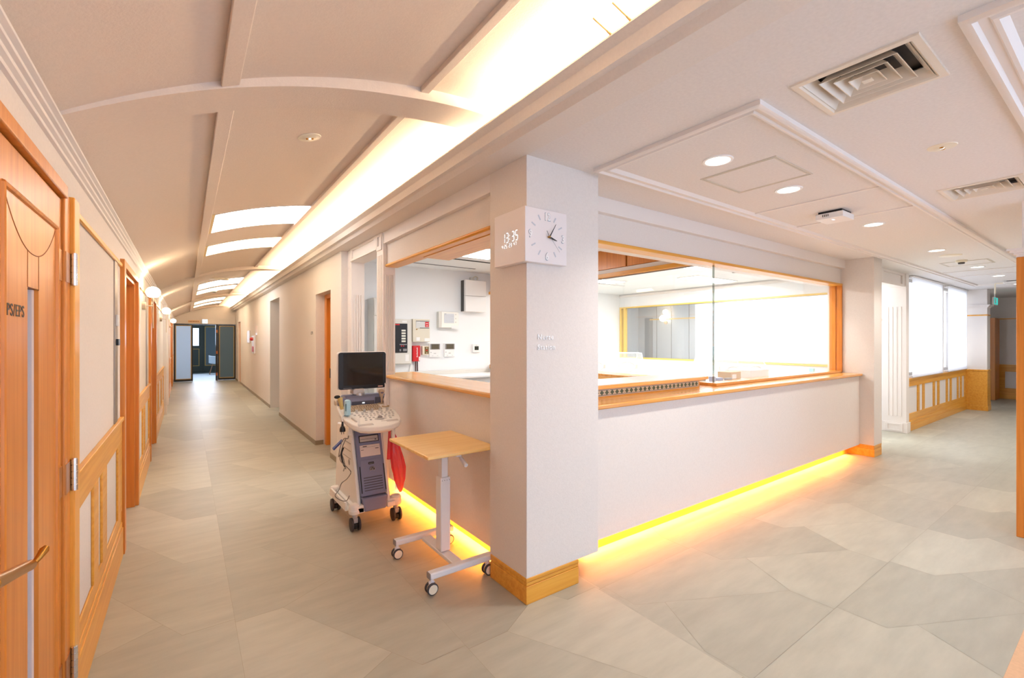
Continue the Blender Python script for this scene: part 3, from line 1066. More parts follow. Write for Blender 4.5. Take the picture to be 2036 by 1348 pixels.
# return counter below the partition and the white back counter
o = tag(MB().box(3.95, 4.45, 2.96, 6.09, 0.0, 0.985).obj('cabinet_run', NSW), 'white cabinet run below the inner glass return', 'cabinet')
o = tag(box(3.92, 4.5, 2.955, 6.095, 0.985, 1.019).obj('countertop', CTOP, bevel=0.004), 'wooden countertop under the inner glass return', 'countertop')
t = thing('wall_counter', 'low white counter along the wall below the panels', 'counter', (3.3, 5.8, 0))
box(2.5, 3.9, 5.6, 6.09, 0.0, 0.90).obj('cabinet', NSW, t)
box(2.45, 3.9, 5.55, 6.09, 0.90, 0.93).obj('worktop', WHITE, t, bevel=0.004)
box(2.45, 3.9, 6.06, 6.09, 0.93, 0.985).obj('backsplash', GREYW, t, bevel=0.003)
# tall locker seen through the cased opening
t = thing('tall_locker', 'tall white locker half hidden behind the fluted pilaster', 'locker', (2.2, 5.98, 0))
box(1.98, 2.21, 5.86, 6.09, 0.0, 1.99).obj('body', GREYW, t, bevel=0.003)
box(1.985, 2.205, 5.845, 5.858, 1.76, 1.98).obj('door', GREYW, t, bevel=0.002)
box(1.985, 2.205, 5.845, 5.858, 0.06, 1.75).obj('door', GREYW, t, bevel=0.002)
# hanging wood cabinets over the return
cab = None
names = ['wooden wall cabinet above the inner glass return, at the front header', 'second wooden wall cabinet above the glass return, beside a dark gap',
         'third wooden wall cabinet along the glass return', 'last wooden wall cabinet, its end seen beside the white two-part box']
for i in range(4):
    a = 2.54 + 0.80 * i if i else 2.54
    b = 3.33 + 0.80 * i - 0.006
    t = thing('wall_cabinet', names[i], 'cabinet', (4.1, (a + b) / 2, 2.245), 'wooden cabinets above the glass return')
    if i == 3:
        b = 6.0
    box(3.95, 4.30, a, b, 2.246, 2.478).obj('body', WZ, t)
    box(3.93, 3.948, a + 0.003, b - 0.003, 2.25, 2.476).obj('door', WZ, t, bevel=0.002)

# ---- clock on the corner column
FACE = mat('clock_face', rgb(238, 232, 232), 0.35)
t = thing('corner_clock', 'white cube clock wrapped round the corner column, hands on one face', 'clock', (1.6, 2.05, 1.864))
MB().prism([(1.468, 1.93), (1.766, 1.93), (1.766, 1.9715), (1.5095, 1.9715), (1.5095, 2.226), (1.468, 2.226)], 'z', 1.866, 2.162).obj('housing', FACE, t, bevel=0.003)
NUM = mat('clock_numeral', (0.98, 0.98, 0.98, 1), 0.4)
MARK = mat('clock_mark', rgb(196, 200, 208), 0.5)
NUMG = mat('clock_numeral_outline', rgb(164, 174, 186), 0.5)
cx, cz = 1.62, 2.017
for s_, x, z in (('12', cx - 0.022, cz + 0.088), ('3', cx + 0.105, cz - 0.022), ('6', cx - 0.012, cz - 0.130), ('9', cx - 0.128, cz - 0.018)):
    n_ = text('numeral', s_, 0.055, (x, 1.9275, z), R_NY, NUM, t, xs=0.8, depth=0.0009, bold=0.0008)
    text('numeral_edge', s_, 0.062, (x - 0.0026, 1.9290, z - 0.0028), R_NY, NUMG, t, xs=0.8, depth=0.0003, bold=0.0014)  # slightly larger grey copy behind, outlines the white numeral
tk = MB()
for h in range(12):
    if h % 3:
        a = PI / 6 * h
        k0, k1 = (0.085, 0.112)
        sx, sz = math.sin(a), math.cos(a)
        strokes(tk, [(cx + sx * k0 * 1.12, cz + sz * k0 * 1.12, cx + sx * k1 * 1.12, cz + sz * k1 * 1.12)], 0.0075, 'y', 1.930, 0.0009)
tk.pieces('hour_mark', MARK, t, smooth=False)
hh = MB()
hx, hz = cx + 0.008, cz - 0.004
hh.prism([(hx - 0.006, hz - 0.004), (hx + 0.006, hz + 0.003), (hx + 0.046, hz + 0.073), (hx + 0.044, hz + 0.074)], 'y', 1.917, 1.9155)
hh.prism([(hx - 0.004, hz - 0.006), (hx - 0.001, hz + 0.006), (hx + 0.056, hz - 0.015), (hx + 0.055, hz - 0.018)], 'y', 1.921, 1.9195)
strokes(hh, [(hx - 0.006, hz + 0.004, hx - 0.022, hz + 0.03)], 0.003, 'y', 1.915)
hh.pieces('clock_hand', BLACK, t, smooth=False)
sh = MB()
strokes(sh, [(hx, hz, hx + 0.07, hz - 0.078)], 0.0012, 'y', 1.914)
sh.obj('second_hand', MIDGREY, t, smooth=False)
MB().cyl((hx, 1.9298, hz), (hx, 1.913, hz), 0.005, n=14).obj('spindle', BRASS, t)
# seven segment display 13:35 with 4 25 / 23 47 below
SEG = {'0': 'abcdef', '1': 'bc', '2': 'abged', '3': 'abgcd', '4': 'fgbc', '5': 'afgcd', '7': 'abc', '8': 'abcdefg', '9': 'abcdfg', 'h': 'fegc', 'd': 'bcdeg'}


def digits(mb, s_, y0, z0, w, h, gap, thick, at):
    """digits on a face turned to -X: u grows to the viewer's right, i.e. towards -Y"""
    u = 0
    for ch in s_:
        if ch == ' ':
            u += w * 0.7
            continue
        if ch == ':':
            for k in (0.28, 0.68):
                strokes(mb, [(y0 - u - thick * 0.4, z0 + h * k, y0 - u + thick * 0.4, z0 + h * k)], thick, 'x', at)
            u += gap * 1.5
            continue
        e = thick * 0.55
        L = {'a': (0, h, w, h), 'b': (w, h, w, h / 2), 'c': (w, h / 2, w, 0), 'd': (0, 0, w, 0), 'e': (0, 0, 0, h / 2), 'f': (0, h / 2, 0, h), 'g': (0, h / 2, w, h / 2)}
        for k in SEG[ch]:
            a, b, c, d_ = L[k]
            if a == c:
                b, d_ = (b - e, d_ + e) if b > d_ else (b + e, d_ - e)
            else:
                a, c = a + e, c - e
            strokes(mb, [(y0 - u - a, z0 + b, y0 - u - c, z0 + d_)], thick, 'x', at)
        u += w + gap


dg = MB()
digits(dg, '13:35', 2.141, 1.992, 0.021, 0.052, 0.0135, 0.0050, 1.4676)
digits(dg, '4 25', 2.148, 1.962, 0.0095, 0.020, 0.007, 0.0022, 1.4676)
digits(dg, '23', 2.078, 1.962, 0.0095, 0.020, 0.006, 0.0026, 1.4676)
digits(dg, '47', 2.034, 1.964, 0.0095, 0.018, 0.006, 0.0026, 1.4676)
dg.obj('digital_display', LED, t, smooth=False)

# ---- lettering on the column
t = thing('station_sign', 'raised white lettering reading Nurse Station on the corner column', 'sign', (1.66, 1.971, 1.39))
LET = mat('letter_white', (0.98, 0.98, 0.98, 1), 0.4)
text('lettering', 'Nurse', 0.040, (1.584, 1.9695, 1.4485), R_NY, LET, t, xs=0.98, depth=0.0016, space=1.22, bold=0.0007)
text('lettering', 'Station', 0.040, (1.584, 1.9695, 1.3915), R_NY, LET, t, xs=0.94, depth=0.0016, space=1.2, bold=0.0007)

# ---- rolling overbed table
t = thing('rolling_table', 'small height adjustable table with maple top on white castered frame', 'table', (1.33, 2.63, 0))
MB().prism([(1.10, 2.345), (1.566, 2.345), (1.566, 2.945), (1.10, 2.945)], 'z', 0.768, 0.788).obj('tabletop', MAPLE, t, bevel=0.006, seg=3)
box(1.306, 1.350, 2.582, 2.632, 0.52, 0.766).obj('inner_post', STEELW, t, bevel=0.004)
m = box(1.294, 1.362, 2.570, 2.644, 0.115, 0.58)
p = m.obj('outer_post', STEELW, t, bevel=0.006)
MB().box(1.31, 1.345, 2.40, 2.56, 0.745, 0.767).box(1.31, 1.345, 2.65, 2.85, 0.745, 0.767).pieces('top_bracket', STEELW, t, bevel=0.003)
q_ = MB()
for i in range(4):
    q_.cyl((1.303 + 0.0165 * i, 2.5695, 0.562), (1.303 + 0.0165 * i, 2.568, 0.562), 0.0022, n=8)
q_.obj('post_screws', DKGREY, p)
MB().tube([(1.36, 2.545, 0.760), (1.372, 2.515, 0.742), (1.372, 2.465, 0.72), (1.372, 2.39, 0.688)], [0.006, 0.012, 0.0125, 0.0125], 12).obj('release_lever', STEELW, t)
box(1.295, 1.362, 2.392, 2.858, 0.088, 0.112).obj('crossbar', STEELW, t, bevel=0.005)
for y in (2.366, 2.884):
    f_ = box(1.115, 1.535, y - 0.025, y + 0.025, 0.092, 0.130).obj('foot_bar', STEELW, t, bevel=0.008)
    MB().box(1.113, 1.1165, y - 0.0225, y + 0.0225, 0.094, 0.128).box(1.5335, 1.537, y - 0.0225, y + 0.0225, 0.094, 0.128).pieces('end_cap', MIDGREY, f_)
for x, y in ((1.135, 2.372), (1.515, 2.372), (1.135, 2.890), (1.515, 2.890)):
    c_ = MB().cyl((x, y, 0.066), (x, y, 0.093), 0.011, n=12).prism([(x - 0.014, 0.03), (x + 0.014, 0.03), (x + 0.016, 0.072), (x - 0.016, 0.072)], 'y', y - 0.007, y + 0.007).obj('caster', STEELW, t)
    w_ = MB()
    for s_ in (-1, 1):
        w_.lathe((x, y + s_ * 0.0155, 0.0335), [(0.026, -0.0075), (0.0335, -0.005), (0.0335, 0.005), (0.026, 0.0075)], 24, 'y')
    w_.obj('tyre', RUBBER, c_)
    w_ = MB()
    for s_ in (-1, 1):
        w_.cyl((x, y + s_ * 0.0155 - 0.0085, 0.0335), (x, y + s_ * 0.0155 + 0.0085, 0.0335), 0.0265, n=24)
    w_.obj('wheel_disc', CREAM, c_)

# ---- ultrasound machine
US = thing('ultrasound_machine', 'wheeled ultrasound machine with black monitor above a white keyboard console', 'ultrasound machine', (1.2, 3.75, 0))
UW = mat('machine_white', rgb(240, 235, 228), 0.4)
# monitor
mo = MB()


def rrect(x0, x1, z0, z1, r, n=6):
    P = []
    for cx_, cz_, a0 in ((x1 - r, z1 - r, 0), (x0 + r, z1 - r, 90), (x0 + r, z0 + r, 180), (x1 - r, z0 + r, 270)):
        for i in range(n + 1):
            a = math.radians(a0 + 90 * i / n)
            P.append((cx_ + r * math.cos(a), cz_ + r * math.sin(a)))
    return P


mo = MB().prism(rrect(1.009, 1.415, 1.028, 1.342, 0.024), 'y', 3.858, 3.905).obj('monitor', mat('monitor_shell', rgb(232, 230, 230), 0.35), US, bevel=0.006)
MB().prism(rrect(1.013, 1.411, 1.032, 1.338, 0.021), 'y', 3.850, 3.859).obj('bezel', BLACK, mo, bevel=0.003)
box(1.051, 1.382, 3.8485, 3.8505, 1.064, 1.326).obj('screen', SCREEN, mo)
box(1.340, 1.382, 3.848, 3.8495, 1.040, 1.050).obj('sticker', mat('label_pink', rgb(232, 190, 180), 0.5), mo)
box(1.051, 1.118, 3.848, 3.8495, 1.039, 1.043).obj('nameplate', mat('label_grey', rgb(130, 126, 124), 0.5), mo)
MB().prism([(1.125, 0.99), (1.125, 1.024), (1.137, 1.036), (1.215, 1.036), (1.215, 0.98)], 'y', 3.83, 3.92).cyl((1.185, 3.86, 0.97), (1.185, 3.86, 1.005), 0.043, n=24).obj('monitor_arm', mat('arm_silver', rgb(196, 194, 194), 0.3, metal=0.5), US, bevel=0.006)
# upper slate bar with ports
ub = MB().prism([(3.785, 0.902), (3.778, 0.94), (3.788, 0.964), (3.82, 0.980), (3.94, 0.980), (3.94, 0.80), (3.80, 0.80)], 'x', 1.055, 1.395).obj('control_bar', SLATE, US, bevel=0.006)
MB().box(1.10, 1.285, 3.7765, 3.786, 0.908, 0.938).obj('port_strip', SLATE2, ub, bevel=0.002)
MB().box(1.292, 1.37, 3.771, 3.786, 0.910, 0.964).obj('side_hatch', SLATE2, ub, bevel=0.004)
box(1.183, 1.203, 3.7748, 3.7775, 0.918, 0.928).obj('indicator', LED, ub)
MB().box(1.06, 1.165, 3.83, 3.92, 0.9802, 0.982).obj('blue_tray', mat('blue_inlay', rgb(70, 78, 130), 0.4), ub)
kn = MB().cyl((1.0, 3.79, 0.932), (1.055, 3.80, 0.932), 0.036, n=24).obj('probe_bracket', SLATE, US, bevel=0.004)
MB().lathe((0.975, 3.785, 0.94), [(0.0, -0.012), (0.02, -0.010), (0.024, 0.0), (0.02, 0.010), (0.0, 0.012)], 20, 'x').obj('knob', mat('knob_grey', rgb(196, 184, 168), 0.4), kn)


# keyboard console: tilted D-shaped plate
def kz(y):
    return 0.800 + (y - 3.32) * (0.912 - 0.800) / (3.80 - 3.32)


cons = []
for x, y in ((0.985, 3.80), (0.962, 3.62), (0.968, 3.50), (0.992, 3.41), (1.03, 3.355), (1.09, 3.325), (1.18, 3.315), (1.27, 3.325), (1.335, 3.36), (1.375, 3.42), (1.392, 3.50), (1.398, 3.62), (1.385, 3.80)):
    cons.append((x, y))
n_ = len(cons)
m = MB()
m.add([(x, y, kz(y)) for x, y in cons] + [(x, y, kz(y) - 0.032) for x, y in cons] + [(1.18 + (x - 1.18) * 0.86, 3.62 + (y - 3.62) * 0.86, kz(y) - 0.056) for x, y in cons],
      [tuple(range(n_))] + [(i, (i + 1) % n_, n_ + (i + 1) % n_, n_ + i) for i in range(n_)] + [(n_ + i, n_ + (i + 1) % n_, 2 * n_ + (i + 1) % n_, 2 * n_ + i) for i in range(n_)] + [tuple(range(2 * n_, 3 * n_))[::-1]])
kc = m.obj('console', UW, US, bevel=0.007)


def on_plate(mb, x, y, w, d_, h, mi=0):
    z0, z1 = kz(y - d_ / 2) - 0.002, kz(y + d_ / 2) - 0.002
    mb.add([(x - w / 2, y - d_ / 2, z0), (x + w / 2, y - d_ / 2, z0), (x + w / 2, y + d_ / 2, z1), (x - w / 2, y + d_ / 2, z1),
            (x - w / 2 * .86, y - d_ / 2 * .86, z0 + h), (x + w / 2 * .86, y - d_ / 2 * .86, z0 + h), (x + w / 2 * .86, y + d_ / 2 * .86, z1 + h), (x - w / 2 * .86, y + d_ / 2 * .86, z1 + h)],
           [(0, 3, 2, 1), (4, 5, 6, 7), (0, 1, 5, 4), (1, 2, 6, 5), (2, 3, 7, 6), (3, 0, 4, 7)], mi)


KEYC = mat('key_tan', rgb(196, 176, 150), 0.5)
m = MB()
on_plate(m, 1.170, 3.705, 0.268, 0.125, 0.004)
tray = m.obj('keyboard', mat('tray_tan', rgb(150, 132, 110), 0.5), US)
m = MB()
for r in range(5):
    for i in range(14):
        on_plate(m, 1.055 + i * 0.0185 + (r % 2) * 0.004, 3.652 + r * 0.0235, 0.0145, 0.0185, 0.011)
m.pieces('key', KEYC, tray)
BTN = mat('button_grey', rgb(204, 198, 192), 0.4)
m = MB()
rnd = random.Random(3)
for r, (y, xa, xb, n) in enumerate(((3.60, 1.05, 1.36, 9), (3.565, 1.06, 1.36, 11), (3.53, 1.09, 1.35, 10), (3.495, 1.12, 1.34, 8), (3.46, 1.11, 1.30, 6))):
    for i in range(n):
        x = xa + (xb - xa) * i / (n - 1) + rnd.uniform(-0.003, 0.003)
        if abs(x - 1.225) < 0.034 and abs(y - 3.472) < 0.045:
            continue
        on_plate(m, x, y + rnd.uniform(-0.004, 0.004), 0.016, 0.012, 0.008)
m.pieces('button', BTN, kc)
m = MB()
for i in range(5):
    x = 1.09 + i * 0.062
    m.cyl((x, 3.625, kz(3.625) - 0.002), (x, 3.622, kz(3.625) + 0.022), 0.011, 0.009, n=14)
m.pieces('dial', BTN, kc)
m = MB().lathe((1.225, 3.472, kz(3.472) - 0.004), [(0.0, 0.0), (0.032, 0.0), (0.032, 0.006), (0.026, 0.009), (0.0, 0.009)], 24)
m.obj('trackball_ring', mat('ring_grey', rgb(200, 194, 188), 0.3), kc)
MB().ell((1.225, 3.472, kz(3.472) + 0.006), 0.019, 0.019, 0.016, 20, 12).obj('trackball', mat('ball_grey', rgb(150, 142, 140), 0.15), kc)
PAD = mat('palm_pad', rgb(202, 194, 188), 0.6)
m = MB()
on_plate(m, 1.085, 3.375, 0.12, 0.032, 0.005)
on_plate(m, 1.30, 3.408, 0.10, 0.032, 0.005)
on_plate(m, 1.235, 3.415, 0.044, 0.010, 0.004)
m.pieces('palm_rest', PAD, kc, bevel=0.002)
m = MB()
m.add([(1.032, 3.44, kz(3.44)), (1.040, 3.44, kz(3.44)), (1.026, 3.52, kz(3.52)), (1.018, 3.52, kz(3.52)), (1.032, 3.44, kz(3.44) + .007), (1.040, 3.44, kz(3.44) + .007), (1.026, 3.52, kz(3.52) + .007), (1.018, 3.52, kz(3.52) + .007)],
      [(0, 3, 2, 1), (4, 5, 6, 7), (0, 1, 5, 4), (1, 2, 6, 5), (2, 3, 7, 6), (3, 0, 4, 7)])
m.obj('slider', BTN, kc)
for x, y in ((1.352, 3.70), (1.345, 3.78)):
    MB().lathe((x, y, kz(y) - 0.002), [(0.030, 0.0), (0.030, 0.008), (0.024, 0.008), (0.022, 0.002), (0.0, 0.002)], 24).obj('cup_holder', mat('cup_tan', rgb(200, 170, 130), 0.5), kc)
# hook arms below the console
m = MB()
m.box(1.02, 1.05, 3.60, 3.66, 0.70, 0.80).box(1.31, 1.335, 3.44, 3.47, 0.665, 0.78).box(1.28, 1.345, 3.44, 3.47, 0.755, 0.785)
m.pieces('console_bracket', UW, US, bevel=0.004)
# trunk: slanted front, white flanks
BY = lambda z: 3.455 + (z - 0.17) * 0.33      # front plane
m = MB()
P = [(BY(0.10), 0.13), (BY(0.745), 0.735), (3.76, 0.755), (4.06, 0.735), (4.12, 0.13)]
for x0, x1 in ((1.055, 1.085), (1.285, 1.315)):
    m.prism([(y + (0.03 if i < 2 else 0), z) for i, (y, z) in enumerate(P)], 'x', x0, x1)
m.box(1.08, 1.29, 3.75, 4.08, 0.13, 0.70)
tr_ = m.obj('trunk', UW, US, bevel=0.012, seg=3)
fp = MB().prism([(BY(0.245), 0.245), (BY(0.72), 0.72), (3.68, 0.745), (3.80, 0.752), (3.80, 0.245)], 'x', 1.083, 1.287).obj('front_cover', SLATE, US, bevel=0.008)


def front(mb, x0, x1, z0, z1, out, mi=0):
    mb.add([(x0, BY(z0), z0), (x1, BY(z0), z0), (x1, BY(z1), z1), (x0, BY(z1), z1), (x0, BY(z0) - out, z0), (x1, BY(z0) - out, z0), (x1, BY(z1) - out, z1), (x0, BY(z1) - out, z1)],
           [(0, 3, 2, 1), (4, 5, 6, 7), (0, 1, 5, 4), (1, 2, 6, 5), (2, 3, 7, 6), (3, 0, 4, 7)], mi)


def fpart(name, m, parent, *boxes, out=0.003, bevel=0.0):
    mb = MB()
    for b_ in boxes:
        front(mb, *b_, out)
    return mb.pieces(name, m, parent, bevel=bevel)[0]


fpart('drive_bay', BLACK, fp, (1.105, 1.262, 0.632, 0.684), out=0.002)
fpart('disc_drive', mat('drive_grey', rgb(192, 184, 178), 0.4), fp, (1.112, 1.255, 0.638, 0.677), out=0.006)
fpart('drive_slot', DKGREY, fp, (1.115, 1.252, 0.656, 0.658), (1.228, 1.242, 0.645, 0.652), out=0.007)
pr = fpart('printer', mat('printer_cream', rgb(222, 210, 206), 0.4), US, (1.106, 1.264, 0.528, 0.612), out=0.008, bevel=0.002)
fpart('printer_marks', DKGREY, pr, (1.128, 1.160, 0.600, 0.606), (1.225, 1.252, 0.579, 0.584), (1.112, 1.134, 0.577, 0.580), (1.112, 1.258, 0.596, 0.597), out=0.0088)
fpart('lower_panel', SLATE, fp, (1.098, 1.272, 0.262, 0.505), out=0.004, bevel=0.003)
fpart('side_vent', BLACK, fp, (1.089, 1.096, 0.27, 0.46), (1.276, 1.283, 0.27, 0.46), out=0.002)
fpart('vent_slats', SLATE2, fp, *[(1.112, 1.258, 0.282 + 0.018 * i, 0.289 + 0.018 * i) for i in range(6)], out=0.0062)
fpart('status_lights', BLACK, fp, (1.160, 1.205, 0.468, 0.485), out=0.0062, bevel=0.003)
fpart('status_light', MIDGREY, fp, (1.168, 1.174, 0.473, 0.479), (1.180, 1.186, 0.473, 0.479), (1.192, 1.198, 0.473, 0.479), out=0.0075)
# round badge with a script monogram
bz = 0.432
by = BY(bz) - 0.004
bd = MB().lathe((1.187, by, bz), [(0.0, 0.002), (0.022, 0.002), (0.022, -0.003), (0.0, -0.003)], 28, 'y').obj('badge', mat('badge_dark', rgb(52, 52, 60), 0.3), US)
m = MB()
ring = [(1.187 + 0.0195 * math.cos(a * PI / 14), by - 0.0035, bz + 0.0195 * math.sin(a * PI / 14)) for a in range(29)]
m.tube(ring, 0.0011, 6)
Gc = [(1.187 - 0.0065 + 0.0062 * math.cos(math.radians(a)), by - 0.0035, bz + 0.0085 * math.sin(math.radians(a))) for a in range(50, 350, 20)]
m.tube(Gc + [(1.1868, by - 0.0035, bz - 0.0012), (1.183, by - 0.0035, bz - 0.0005)], 0.0011, 6)
for s0, s1 in ((20, 230), (130, 340)):
    dz = 0.0042 if s0 == 20 else -0.0042
    m.tube([(1.187 + 0.0068 + 0.0048 * math.cos(math.radians(a)), by - 0.0035, bz + dz + 0.0046 * math.sin(math.radians(a))) for a in range(s0 + 20, s1 + 30, 20)], 0.0011, 6)
m.obj('monogram', mat('badge_silver', rgb(206, 204, 206), 0.3), bd)
# base tray, feet and bumpers
m = MB().box(1.03, 1.10, 3.46, 4.08, 0.135, 0.175).box(1.28, 1.345, 3.46, 4.08, 0.135, 0.175).box(1.09, 1.29, 3.52, 4.08, 0.125, 0.15)
m.box(0.985, 1.0, 3.56, 3.99, 0.14, 0.20).box(0.985, 1.06, 3.56, 3.99, 0.135, 0.145)
m.obj('base_frame', UW, US, bevel=0.006)
MB().prism([(1.10, 0.135), (1.27, 0.135), (1.285, 0.24), (1.085, 0.24)], 'y', 3.452, 3.60).obj('kick_cover', SLATE, US, bevel=0.012, seg=3)
for x, y, sx in ((1.04, 3.50, -1), (1.37, 3.52, 1), (1.03, 4.02, -1), (1.37, 4.02, 1)):
    ft = MB().lathe((x, y, 0.0), [(0.0, 0.128), (0.042, 0.128), (0.046, 0.140), (0.046, 0.155), (0.043, 0.158), (0.043, 0.185), (0.034, 0.200), (0.0, 0.206)], 26)
    ft.box(min(x, x - sx * 0.07), max(x, x - sx * 0.07), y - 0.04, y + 0.04, 0.135, 0.19)
    ft.obj('foot', UW, US, bevel=0.004)
    cs = MB().cyl((x, y, 0.092), (x, y, 0.129), 0.02, n=16).box(x - 0.0165, x + 0.0165, y - 0.03, y + 0.02, 0.062, 0.098).obj('caster', mat('caster_grey', rgb(176, 174, 174), 0.4), US, bevel=0.003)
    w_ = MB()
    for s_ in (-1, 1):
        w_.lathe((x + s_ * 0.026, y - 0.008, 0.05), [(0.038, -0.0085), (0.05, -0.006), (0.05, 0.006), (0.038, 0.0085), (0.030, 0.004)], 28, 'x')
    w_.obj('wheel', RUBBER, cs)
    MB().box(x - 0.016, x + 0.016, y - 0.045, y + 0.02, 0.022, 0.060).obj('brake_pedal', BLACK, cs, bevel=0.006)
# side details: handle oval, blue strip, cables with plug
MB().lathe((1.0545, 3.70, 0.47), [(0.0, -0.002), (0.02, -0.002), (0.024, 0.0), (0.02, 0.001)], 20, 'x').obj('side_badge', mat('side_grey', rgb(170, 162, 156), 0.4), US)
m = MB()
for z in (0.50, 0.56, 0.62):
    m.box(1.052, 1.056, 3.66, 3.86, z, z + 0.006)
m.pieces('side_groove', mat('groove_grey', rgb(186, 178, 168), 0.5), US)
CAB = mat('cable_grey', rgb(140, 130, 118), 0.5)
cab1 = []
for i in range(40):
    t_ = i / 39
    cab1.append((0.995 + 0.05 * math.sin(9 * t_) * (1 - 0.3 * t_), 3.66 + 0.05 * math.cos(7 * t_), 0.80 - 0.42 * t_ + 0.03 * math.sin(21 * t_)))
MB().tube(cab1, 0.0035, 8).obj('power_cable', CAB, US)
cab2 = [(1.03, 3.70, 0.66), (0.99, 3.66, 0.60), (0.965, 3.62, 0.52), (1.01, 3.60, 0.46), (1.045, 3.62, 0.41), (1.01, 3.60, 0.37), (0.965, 3.58, 0.35), (0.94, 3.56, 0.31), (0.905, 3.53, 0.28), (0.935, 3.50, 0.25), (0.975, 3.49, 0.24), (1.0, 3.50, 0.27)]


def smooth_path(P, n=8):
    P = [Vector(p) for p in P]
    out = []
    for i in range(len(P) - 1):
        p0, p1, p2, p3 = P[max(i - 1, 0)], P[i], P[i + 1], P[min(i + 2, len(P) - 1)]
        for k in range(n):
            t_ = k / n
            out.append(0.5 * ((2 * p1) + (-p0 + p2) * t_ + (2 * p0 - 5 * p1 + 4 * p2 - p3) * t_ ** 2 + (-p0 + 3 * p1 - 3 * p2 + p3) * t_ ** 3))
    return out + [P[-1]]


MB().tube(smooth_path(cab2), 0.0035, 8).obj('probe_cable', CAB, US)
MB().tube(smooth_path([(1.0, 3.66, 0.60), (0.98, 3.64, 0.56), (0.985, 3.63, 0.50), (1.0, 3.62, 0.46)]), 0.006, 8).obj('cable_tie', BLACK, US)
MB().prism([(0.925, 0.60), (0.995, 0.66), (1.0, 0.652), (0.93, 0.588)], 'y', 3.66, 3.70).obj('blue_tag', mat('blue_tag', rgb(40, 62, 130), 0.5), US)
MB().cyl((0.955, 3.52, 0.79), (0.955, 3.52, 0.83), 0.010, 0.006, n=14).lathe((0.955, 3.52, 0.755), [(0.0, 0.0), (0.021, 0.0), (0.021, 0.02), (0.014, 0.038), (0.0, 0.04)], 18).box(0.946, 0.949, 3.517, 3.523, 0.735, 0.756).box(0.962, 0.965, 3.517, 3.523, 0.735, 0.756).obj('power_plug', BLACK, US)
MB().tube(smooth_path([(0.955, 3.52, 0.83), (0.955, 3.53, 0.86), (0.975, 3.56, 0.875), (0.985, 3.60, 0.86)]), 0.006, 8).obj('plug_cord', UW, US)
# things standing in its holders
t = thing('gel_bottle', 'pale blue gel bottle standing on the keyboard console below the yellow handset', 'bottle', (1.01, 3.60, kz(3.60)))
z = kz(3.60) + 0.001
MB().lathe((1.005, 3.57, z), [(0.0, 0.0), (0.022, 0.0), (0.025, 0.004), (0.025, 0.100), (0.022, 0.112), (0.010, 0.120), (0.0, 0.121)], 24).obj('body', mat('gel_blue', rgb(176, 216, 230), 0.25, coat=0.4), t)
MB().box(0.986, 0.99, 3.546, 3.556, z + 0.035, z + 0.09).obj('print', mat('print_teal', rgb(70, 120, 130), 0.5), t)
t = thing('hand_scanner', 'yellow and black handset leaning behind the pale blue bottle', 'handset', (0.985, 3.64, 0.87))
MB().tube([(0.99, 3.66, 0.90), (0.985, 3.67, 0.94), (0.978, 3.68, 0.99)], [0.012, 0.016, 0.02], 10).obj('handle', mat('handle_yellow', rgb(214, 190, 120), 0.4), t)
MB().ell((0.957, 3.675, 0.998), 0.024, 0.014, 0.014, 16, 10).obj('head', BLACK, t)
t = thing('ultrasound_probe', 'slim white wand probe standing upright in the front console cup', 'probe', (1.352, 3.70, kz(3.70)))
z = kz(3.70) + 0.003
MB().lathe((1.352, 3.70, z), [(0.0, 0.0), (0.015, 0.0), (0.017, 0.04), (0.019, 0.055), (0.012, 0.075), (0.0075, 0.095), (0.0065, 0.17), (0.008, 0.185), (0.006, 0.192), (0.0, 0.194)], 18).obj('wand', mat('probe_cream', rgb(232, 220, 210), 0.35), t)
MB().ell((1.352, 3.694, z + 0.190), 0.0035, 0.003, 0.0035, 8, 6).obj('tip', BLACK, t)
t = thing('convex_probe', 'short tan probe in the rear cup beside the slim wand', 'probe', (1.345, 3.78, kz(3.78)))
z = kz(3.78) + 0.003
MB().lathe((1.345, 3.78, z), [(0.0, 0.0), (0.012, 0.0), (0.014, 0.05), (0.018, 0.07), (0.024, 0.085), (0.026, 0.10), (0.018, 0.112), (0.0, 0.116)], 18).obj('grip', mat('probe_tan', rgb(206, 178, 150), 0.35), t)
MB().ell((1.345, 3.772, z + 0.088), 0.018, 0.02, 0.012, 16, 10).obj('lens', mat('probe_mauve', rgb(128, 112, 130), 0.35), t)
# red plastic bag
t = thing('plastic_bag', 'translucent red plastic bag hanging from the ultrasound machine', 'bag', (1.40, 3.57, 0.2))
BAG = bpy.data.materials.new('bag_red')
BAG.use_nodes = True
nt = BAG.node_tree
nt.nodes.clear()
bt = nt.nodes.new('ShaderNodeBsdfTransparent')
bt.inputs[0].default_value = (1.0, 0.55, 0.58, 1)
bl = nt.nodes.new('ShaderNodeBsdfTranslucent')
bl.inputs[0].default_value = rgb(250, 84, 100)
bd_ = nt.nodes.new('ShaderNodeBsdfDiffuse')
bd_.inputs[0].default_value = rgb(246, 74, 92)
bgl = nt.nodes.new('ShaderNodeBsdfGlossy')
bgl.inputs['Roughness'].default_value = 0.2
prev = bt
for fac, nd in ((0.40, bl), (0.34, bd_), (0.08, bgl)):
    mx = nt.nodes.new('ShaderNodeMixShader')
    mx.inputs[0].default_value = fac
    nt.links.new(prev.outputs[0], mx.inputs[1])
    nt.links.new(nd.outputs[0], mx.inputs[2])
    prev = mx
bo = nt.nodes.new('ShaderNodeOutputMaterial')
nt.links.new(prev.outputs[0], bo.inputs[0])


